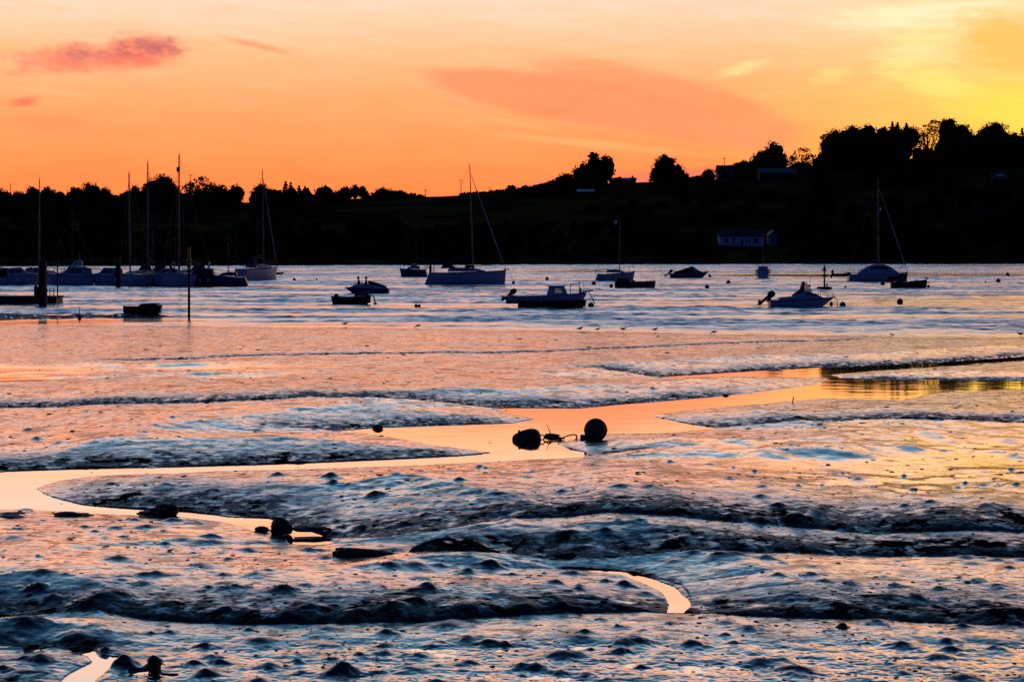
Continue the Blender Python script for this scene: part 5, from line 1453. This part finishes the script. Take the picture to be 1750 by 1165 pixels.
buoy('tiny dark float drifting by the navigation float', 1445, 491.5, 4, darkp, ring=False)
buoy('small dark-red buoy with twin float, alone in the blue ruffled water', 711, 524, 6, redp)
buoy('dark twin float touching the small dark-red buoy', 716.5, 524, 5.5, darkp, ring=False)
# debris by the anchored yacht
x, y = G(474, 469.5)
t = thing('inflatable_dinghy', 'tiny black inflatable floating off the bow of the lone anchored yacht', 'dinghy', (x, y, .1), R(10))
MB().tube([(-.9, -.4, .12), (.4, -.45, .12), (.9, 0, .22), (.4, .45, .12), (-.9, .4, .12)], .18, 9).build('tube', black, t)
MB().box(-.8, .4, -.35, .35, .02, .08).build('floor', black, t, bevel=.01)
stick(t, 'painter', [(.95, 0, .3), (1.6, 0, .45), (2.4, 0, .42)], .05, rope_m)
# ------------------------------------------------------------------ things lying on the mud
def lump(mb, c, rad, rnd, n=14, rough=.28, flat=-.35):
    ph = [rnd.uniform(0, 6.28) for _ in range(12)]
    vs, fs = [], []
    m_ = n + 6
    for i in range(n + 1):
        th = math.pi * i / n
        for j in range(m_):
            a = 2 * math.pi * j / m_
            d = Vector((math.sin(th) * math.cos(a), math.sin(th) * math.sin(a), -math.cos(th)))
            w = 1 + rough * (.35 * math.sin(2 * a + ph[0] + th * 2) + .3 * math.sin(3 * a + 4 * th + ph[1]) + .22 * math.sin(5 * a + ph[2] - 3 * th) + .2 * math.sin(7 * th + 4 * a + ph[3]) + .16 * math.sin(11 * a + 5 * th + ph[4])) * math.sin(th)
            vs.append((c[0] + d.x * rad[0] * w, c[1] + d.y * rad[1] * w, c[2] + max(d.z * w, flat) * rad[2]))
    for i in range(n):
        for j in range(m_):
            fs.append((i * m_ + j, i * m_ + (j + 1) % m_, (i + 1) * m_ + (j + 1) % m_, (i + 1) * m_ + j))
    mb.add(vs, fs)
def mud_thing(name, label, cat, px, py, z=None):
    x, y = G(px, py); 
    return thing(name, label, cat, (x, y, 0 if z is None else z)), (py - HY) / CAMZ
rr0 = random.Random(9)

# big round buoy
t, k = mud_thing('mooring_buoy', 'large round dark buoy stranded at the creek edge, biggest ball on the mud', 'buoy', 1018, 753)
r_ = 20 / k
MB().ball((0, 0, r_ * .93), r_, 20).build('float', darkp, t)
b_ = MB().lathe([(r_ * .985, r_ * .82), (r_ * 1.02, r_ * .85), (r_ * 1.02, r_ * .97), (r_ * .985, r_ * 1.0)], 28).build('band', steel, t)
MB().box(-.36, -.12, -.14, .14, -.05, .14).build('sinker', rock_m, t, bevel=.03)
# barrel buoy
t, k = mud_thing('barrel_buoy', 'dark barrel-shaped buoy lying in the orange creek with a chain', 'buoy', 900, 751)
mb = MB()
pr = [(.001, -25), (4, -24.6), (7.5, -23), (10, -20), (13, -13), (15.5, -4), (16.6, 5), (16.2, 12), (14.5, 18), (11, 22), (6, 24), (.001, 24.6)]
mb.lathe([(a / k * 1.0, b / k) for a, b in pr], 22, Matrix.Translation((0, 0, 1.5 / k)) @ Matrix.Rotation(R(8), 4, 'Z') @ Matrix.Rotation(R(84), 4, 'Y'))
mb.build('body', darkp, t)
for q in (-11, 9):
    rq = 16.3 / k
    MB().lathe([(rq, q / k - .015), (rq * 1.05, q / k), (rq, q / k + .015)], 22, Matrix.Translation((0, 0, 1.5 / k)) @ Matrix.Rotation(R(8), 4, 'Z') @ Matrix.Rotation(R(83), 4, 'Y')).build('hoop', steel, t)
MB().tube([(24 / k + .06 * math.cos(a) + .03, .0, 4 / k + .06 * math.sin(a)) for a in [i * math.pi / 5 for i in range(11)]], .016, 6, cap=False).build('shackle', steel, t)
ch = MB()
for i in range(7):
    c = Vector((24 / k + .13 + i * .062, rr0.uniform(-.04, .04), .05 - .004 * i + rr0.uniform(-.015, .02)))
    ang = (i % 2) * 90
    M = Matrix.Translation(c) @ Matrix.Rotation(R(ang), 4, 'X')
    ch.v += []
    pts = [M @ Vector((.05 * math.cos(a), .03 * math.sin(a), 0)) for a in [j * math.pi / 5 for j in range(11)]]
    ch.tube(pts, .018, 6, cap=False)
ch.build('chain', steel, t)
t, k = mud_thing('weed_heap', 'small black heap of weed and chain at the end of the barrel buoy', 'weed', 942, 746)
mb = MB(); lump(mb, (0, 0, .01), (.15, .12, .07), rr0, rough=.6)
mb.build('weed', rock_m, t)
stick(t, 'stick', [(0.0, 0, .05), (-.06, 0, .18), (-.11, .02, .3)], [.014, .01, .006], rope_m)
stick(t, 'stick', [(.02, -.1, .05), (-.02, -.3, -.02)], [.012, .008], rope_m)
t, k = mud_thing('rope', 'loop of stiff rope arching between the weed heap and the round buoy', 'rope', 976, 752)
MB().tube([(-.28, 0, .02), (-.1, 0, .10), (.05, .02, .135), (.12, .02, .12), (.14, .0, .06), (.10, 0, .0)], [.012, .015, .016, .02, .022, .02], 7).build('strand', rope_m, t)

def rock(label, px, py, w, h, cat='rock', name='rock', depth=.8, tail=None, rough=.35, group=None):
    t, k = mud_thing(name, label, cat, px, py)
    if group: t['group'] = group
    mb = MB(); lump(mb, (0, 0, h / k * .30), (w / k / 2, w / k / 2 * depth, h / k * .74), rr0, rough=rough)
    mb.build('stone', rock_m, t)
    # rags of bladderwrack hanging on it
    wb = MB()
    for i in range(26):
        a = rr0.uniform(0, 6.28); e = rr0.uniform(.15, 1.4)
        p = Vector((w / k / 2 * .96 * math.cos(a) * math.cos(e), w / k / 2 * depth * .96 * math.sin(a) * math.cos(e), h / k * .30 + h / k * .72 * math.sin(e)))
        d = Vector((math.cos(a), math.sin(a), -.6)).normalized() * rr0.uniform(.04, .11)
        n_ = Vector((-math.sin(a), math.cos(a), 0)) * rr0.uniform(.015, .03)
        o = len(wb.v); wb.v += [tuple(p - n_), tuple(p + n_), tuple(p + d + n_ * .6), tuple(p + d - n_ * .6)]; wb.f.append((o, o + 1, o + 2, o + 3))
    wb.build('foliage', rock_m, t, smooth=False)
    if tail:
        tb = MB(); (x1, z1, tw, thh) = tail
        lump(tb, (x1 / k, .05, z1 / k), (tw / k / 2, .16, thh / k), rr0, rough=.4)
        tb.build('ledge', rock_m, t)
    return t
rock('rounded black boulder sitting in the thin creek, with low ledge beside it', 283, 882, 40, 21, rough=.5, tail=(-28, 4, 40, 6))
rock('jagged black rock across the thin creek with long flat ledge pointing uphill', 480, 913, 34, 28, tail=(50, 8, 66, 6))
rock('small low black stones in the creek beside the jagged rock', 447, 908, 22, 9)
rock('single conical dark stump of rock sticking up near the lower corner rill', 263, 1146, 20, 26, depth=.9, rough=.25)
rock('dark flat rock at the photo edge below the creek bend', 18, 889, 56, 10)
rock('low flat slab of rock at the photo edge, upper of the edge pair', 22, 881, 48, 6)
rock('flat dark rock on the mud just under the creek bend', 115, 884, 44, 10, tail=(24, 3, 36, 4))
rock('low black rock with thin tail lying alone on the pale mud', 96, 958, 32, 10, tail=(32, 2, 46, 4))
rock('black rock half buried in the upper bank line', 264, 701, 42, 7)
rock('black lump of rock standing clear on the pale upper flat', 552, 702, 24, 9)
rock('small round rock at the foot of the bank beside the orange creek', 646, 732, 17, 7)
rock('small dark rock at the foot of the lower bank near the creek corner', 1440, 1076, 16, 12)
rock('tiny dark stone at the tip of the creek spit', 1240, 676, 8, 3)
# weed covered timber
t, k = mud_thing('log', 'long waterlogged black timber lying across the mud', 'log', 635, 962)
mb = MB()
pts = [(-66 / k, 0, .07), (-40 / k, .02, .10), (0, .0, .09), (35 / k, -.02, .07), (75 / k, -.05, .03)]
mb.tube(pts, [.10, .125, .115, .09, .03], 12); mb.build('trunk', rock_m, t)
wb = MB()
for i in range(60):
    x = rr0.uniform(-66, 60) / k; a = rr0.uniform(-.3, 3.4)
    p = Vector((x, .11 * math.cos(a), .09 + .11 * math.sin(a))); d = Vector((rr0.uniform(-.08, .08), .06 * math.cos(a), rr0.uniform(-.06, .02)))
    o = len(wb.v); wb.v += [tuple(p), tuple(p + Vector((.03, 0, 0))), tuple(p + d + Vector((.03, 0, 0))), tuple(p + d)]; wb.f.append((o, o + 1, o + 2, o + 3))
wb.build('foliage', rock_m, t, smooth=False)
for q, hh in ((-52, .20), (-22, .17), (18, .14)):
    lb = MB(); lump(lb, (q / k, .05, .10), (.12, .1, hh * .6), rr0, n=8, rough=.5); lb.build('weed', rock_m, t)
# stick in the mud
t, k = mud_thing('stick', 'thin leaning stick pushed upright into the mud of the far creek bank', 'stick', 1354, 689)
MB().tube([(0, 0, -.1), (.02, 0, .1), (.04, 0, .2)], [.02, .017, .012], 6).build('stem', darkw, t)
MB().tube([(.02, 0, .1), (.05, .01, .14)], [.008, .005], 5).build('twig', darkw, t)

# ------------------------------------------------------------------ birds
GW = 'birds along the tide line'
def bird(label, px, py, size, face=1, pose='stand', m=feather_d, z=None, loc=None, name='bird'):
    if loc is None:
        x, y = G(px, py); loc = (x, y, 0.0)
    t = thing(name, label, 'bird', loc, 0 if face > 0 else math.pi, group=GW)
    k_ = size
    leg = .26 if pose != 'sit' else .06
    if pose == 'feed': ch = [(-.52, .40, .02), (-.32, .42, .08), (-.05, .42, .135), (.18, .38, .11), (.30, .30, .06), (.38, .22, .05), (.44, .17, .055), (.50, .13, .02)]
    elif pose == 'long': ch = [(-.50, .44, .02), (-.30, .42, .07), (-.05, .40, .13), (.18, .42, .10), (.30, .50, .05), (.38, .56, .055), (.45, .56, .03)]
    else: ch = [(-.50, .36, .02), (-.30, .40, .08), (-.05, .44, .14), (.14, .50, .11), (.22, .60, .06), (.27, .68, .065), (.34, .68, .035)]
    dz = leg - .26
    pts = [(a * k_, 0, (b + dz) * k_) for a, b, c in ch]
    body = MB().tube(pts, [c * k_ for a, b, c in ch], 10).build('body', m, t)
    e = pts[-1]
    MB().tube([e, (e[0] + .12 * k_, 0, e[2] - (.10 if pose == 'feed' else .03) * k_)], [.016 * k_, .005 * k_], 6).build('beak', yellow if m is feather_w else black, t)
    for s_ in (-1, 1):
        w = MB().add([(.16 * k_, s_ * .12 * k_, (.48 + dz) * k_), (-.10 * k_, s_ * .145 * k_, (.52 + dz) * k_), (-.55 * k_, s_ * .05 * k_, (.42 + dz) * k_), (-.20 * k_, s_ * .13 * k_, (.36 + dz) * k_), (.10 * k_, s_ * .13 * k_, (.38 + dz) * k_)], [(0, 1, 2, 3, 4)])
        w.build('wing', m, t)
        if pose != 'sit':
            MB().tube([(.0, s_ * .05 * k_, (.34 + dz) * k_), (-.03 * k_, s_ * .05 * k_, .16 * k_), (.0, s_ * .05 * k_, 0), (.07 * k_, s_ * .06 * k_, .0)], .012 * k_, 5).build('leg', black, t)
    return t
S = lambda h: h / 32.0 / .72
bird('dark long-bodied bird feeding at the tide line under the workboat', 590, 558, S(10), 1, 'long')
bird('dark bird with tail raised, pecking at the tide line near the twin floats', 714, 561, S(9), -1, 'feed')
bird('upright dark bird at the tide line below the cabin fishing boat bow', 992, 567, S(10), 1)
bird('slim small bird, second of the four evenly spaced at the tide line', 1022, 567, S(8), 1)
bird('dark bird with stretched neck, third of the four evenly spaced at the tide line', 1065, 567, S(10), 1, 'long')
bird('dark bird, last of the four evenly spaced at the tide line', 1120, 568, S(9), 1)
bird('plump dark bird crouched at the tide line below the lit speedboat stern', 1220, 572, S(9), -1, 'feed')
bird('flat dark bird sitting on the wet edge below the red buoy', 1524, 574, S(7), -1, 'sit')
bird('dark gull at the tide line by the photo edge', 1744, 576, S(10), -1, 'long')
xb_, yb_ = G(1586, 492.5)
bird('dark bird perched on the raised bow of the rowing boat', 0, 0, .62, -1, 'sit', loc=(xb_ - .18, yb_, .96))
xb_, yb_ = G(1563, 492.5)
bird('small dark bird hunched on the gunwale of the rowing boat', 0, 0, .4, -1, 'sit', loc=(xb_, yb_ - .45, .78))

# ------------------------------------------------------------------ the two people in the motorboat
def person(label, loc, rz, lean=0.0, arm='lap'):
    """seated figure grown as one skin from a joint chain (metres, facing +x, hips at the origin)"""
    t = thing('person', label, 'person', loc, rz, group='people in the motorboat')
    J = {'pel': ((0, 0, 0), .18), 'bel': ((.02 + lean * .2, 0, .16), .19), 'che': ((.03 + lean * .5, 0, .36), .21), 'nk0': ((.03 + lean * .8, 0, .50), .085), 'nk': ((.05 + lean, 0, .56), .058),
         'hd0': ((.075 + lean, 0, .63), .09), 'hd1': ((.07 + lean, 0, .71), .108), 'hd2': ((.06 + lean, 0, .78), .07)}
    Eg = [('pel', 'bel'), ('bel', 'che'), ('che', 'nk0'), ('nk0', 'nk'), ('nk', 'hd0'), ('hd0', 'hd1'), ('hd1', 'hd2')]
    for s_, n_ in ((-1, 'r'), (1, 'l')):
        hx, hz = (.42, .12) if arm == 'lap' else (.52, .30)
        J.update({'sh' + n_: ((.03 + lean * .7, .19 * s_, .45), .072), 'el' + n_: ((.08 + lean * .5, .27 * s_, .18), .05), 'wr' + n_: ((hx - .1, .19 * s_, hz), .034), 'ha' + n_: ((hx, .17 * s_, hz), .036),
                  'hp' + n_: ((.03, .10 * s_, -.01), .095), 'kn' + n_: ((.45, .13 * s_, .04), .068), 'an' + n_: ((.50, .13 * s_, -.38), .045), 'to' + n_: ((.66, .14 * s_, -.42), .036)})
        Eg += [('che', 'sh' + n_), ('sh' + n_, 'el' + n_), ('el' + n_, 'wr' + n_), ('wr' + n_, 'ha' + n_), ('pel', 'hp' + n_), ('hp' + n_, 'kn' + n_), ('kn' + n_, 'an' + n_), ('an' + n_, 'to' + n_)]
        for f_ in range(5):                      # fingers and thumb
            y0 = (.145 + .014 * f_) * s_
            ln = (.06, .085, .09, .085, .065)[f_]
            b0 = (hx + .02, y0, hz + .005); b1 = (hx + .02 + ln * .6, y0, hz - .012); b2 = (hx + .02 + ln * .85, y0, hz - .05)
            if f_ == 0: b0, b1, b2 = (hx - .03, .135 * s_, hz), (hx + .02, .12 * s_, hz + .005), (hx + .05, .12 * s_, hz - .02)
            J.update({f'f{n_}{f_}a': (b0, .011), f'f{n_}{f_}b': (b1, .0095), f'f{n_}{f_}c': (b2, .0085)})
            Eg += [('ha' + n_, f'f{n_}{f_}a'), (f'f{n_}{f_}a', f'f{n_}{f_}b'), (f'f{n_}{f_}b', f'f{n_}{f_}c')]
    J['no'] = ((.185 + lean, 0, .69), .016); Eg.append(('hd1', 'no'))
    keys = list(J); ix = {k: i for i, k in enumerate(keys)}
    me = bpy.data.meshes.new('body'); me.from_pydata([J[k][0] for k in keys], [(ix[a], ix[b]) for a, b in Eg], [])
    o = bpy.data.objects.new('body', me); COL.objects.link(o); o.parent = t
    sk = o.modifiers.new('skin', 'SKIN'); sk.use_smooth_shade = True
    for i, k in enumerate(keys): me.skin_vertices[0].data[i].radius = (J[k][1], J[k][1])
    me.skin_vertices[0].data[0].use_root = True
    o.modifiers.new('smooth', 'SUBSURF').render_levels = 1
    me.materials.append(cloth)
    h = MB(); h.ball((.05 + lean, 0, .75), .13, 12, (1.05, .92, .95)); h.build('hair', hair_m, t)
    return t
x, y = G(627, 501.5); k = (501.5 - HY) / CAMZ
person('person in dark clothing leaning forward at the front of the motorboat', (x + (614 - 627) / k - .0, y - .05, .82), R(180), lean=.04, arm='wheel')
person('person in dark bulky clothing sitting behind, upright in the motorboat', (x + (625.5 - 627) / k, y + .1, .80), R(180), lean=-.05)

# ------------------------------------------------------------------ crumbs of silt, shell and weed strewn over the flats (nobody could count them)
cr = np.random.default_rng(21)
NCR = 15000
pys = 545 + (1180 - 545) * cr.random(NCR) ** 0.62
pxs = cr.uniform(-260, 2010, NCR)
dens = fbm((pxs - CX) / F * CAMZ * F / (pys - HY), CAMZ * F / (pys - HY), 0.35, 3)
keep = (cr.random(NCR) < 0.35 + 1.3 * np.clip(dens, -.2, .5)) & (pys > np.interp(pxs, [q[0] for q in EDGE_N], [q[1] for q in EDGE_N]) + 4)
pxs, pys = pxs[keep], pys[keep]
V, Fc = [], []
nv = 0
for px, py in zip(pxs, pys):
    i = min(int(np.searchsorted(rows, py)), rows.size - 1); j = min(max(int(np.searchsorted(PXg[0], px)), 0), NC - 1)
    if inside[i, j] and cr.random() > 0.16: continue
    x, y = G(px, py); k = (py - HY) / CAMZ
    z = max(float(H[i, j]), 0.0)
    w = min((1.0 + 5.5 * cr.random() ** 2.4) / k, 0.16) * (1.0 if not inside[i, j] else 0.6)
    h = w * (0.10 + 0.22 * cr.random() ** 1.5); dpt = w * (0.6 + 0.9 * cr.random())
    a0 = cr.uniform(0, 6.28)
    ring = [(x + w * (0.75 + 0.5 * cr.random()) * math.cos(a0 + q * 1.257), y + dpt * (0.75 + 0.5 * cr.random()) * math.sin(a0 + q * 1.257), z - 0.01) for q in range(5)]
    mid = [(x + (rx - x) * 0.72, y + (ry - y) * 0.72, z + h * (0.45 + 0.3 * cr.random())) for rx, ry, _ in ring]
    V += ring + mid + [(x + w * 0.3 * (cr.random() - .5), y, z + h)]
    for q in range(5):
        r2 = (q + 1) % 5
        Fc += [(nv + q, nv + r2, nv + 5 + r2, nv + 5 + q), (nv + 5 + q, nv + 5 + r2, nv + 10)]
    nv += 11
cm = bpy.data.meshes.new('silt_crumbs'); cm.from_pydata(V, [], Fc); cm.materials.append(crumb_m)
cro = bpy.data.objects.new('mud_debris', cm); COL.objects.link(cro)
tag(cro, 'tiny crumbs of silt, shell and weed strewn over the mud', 'debris', kind='stuff')
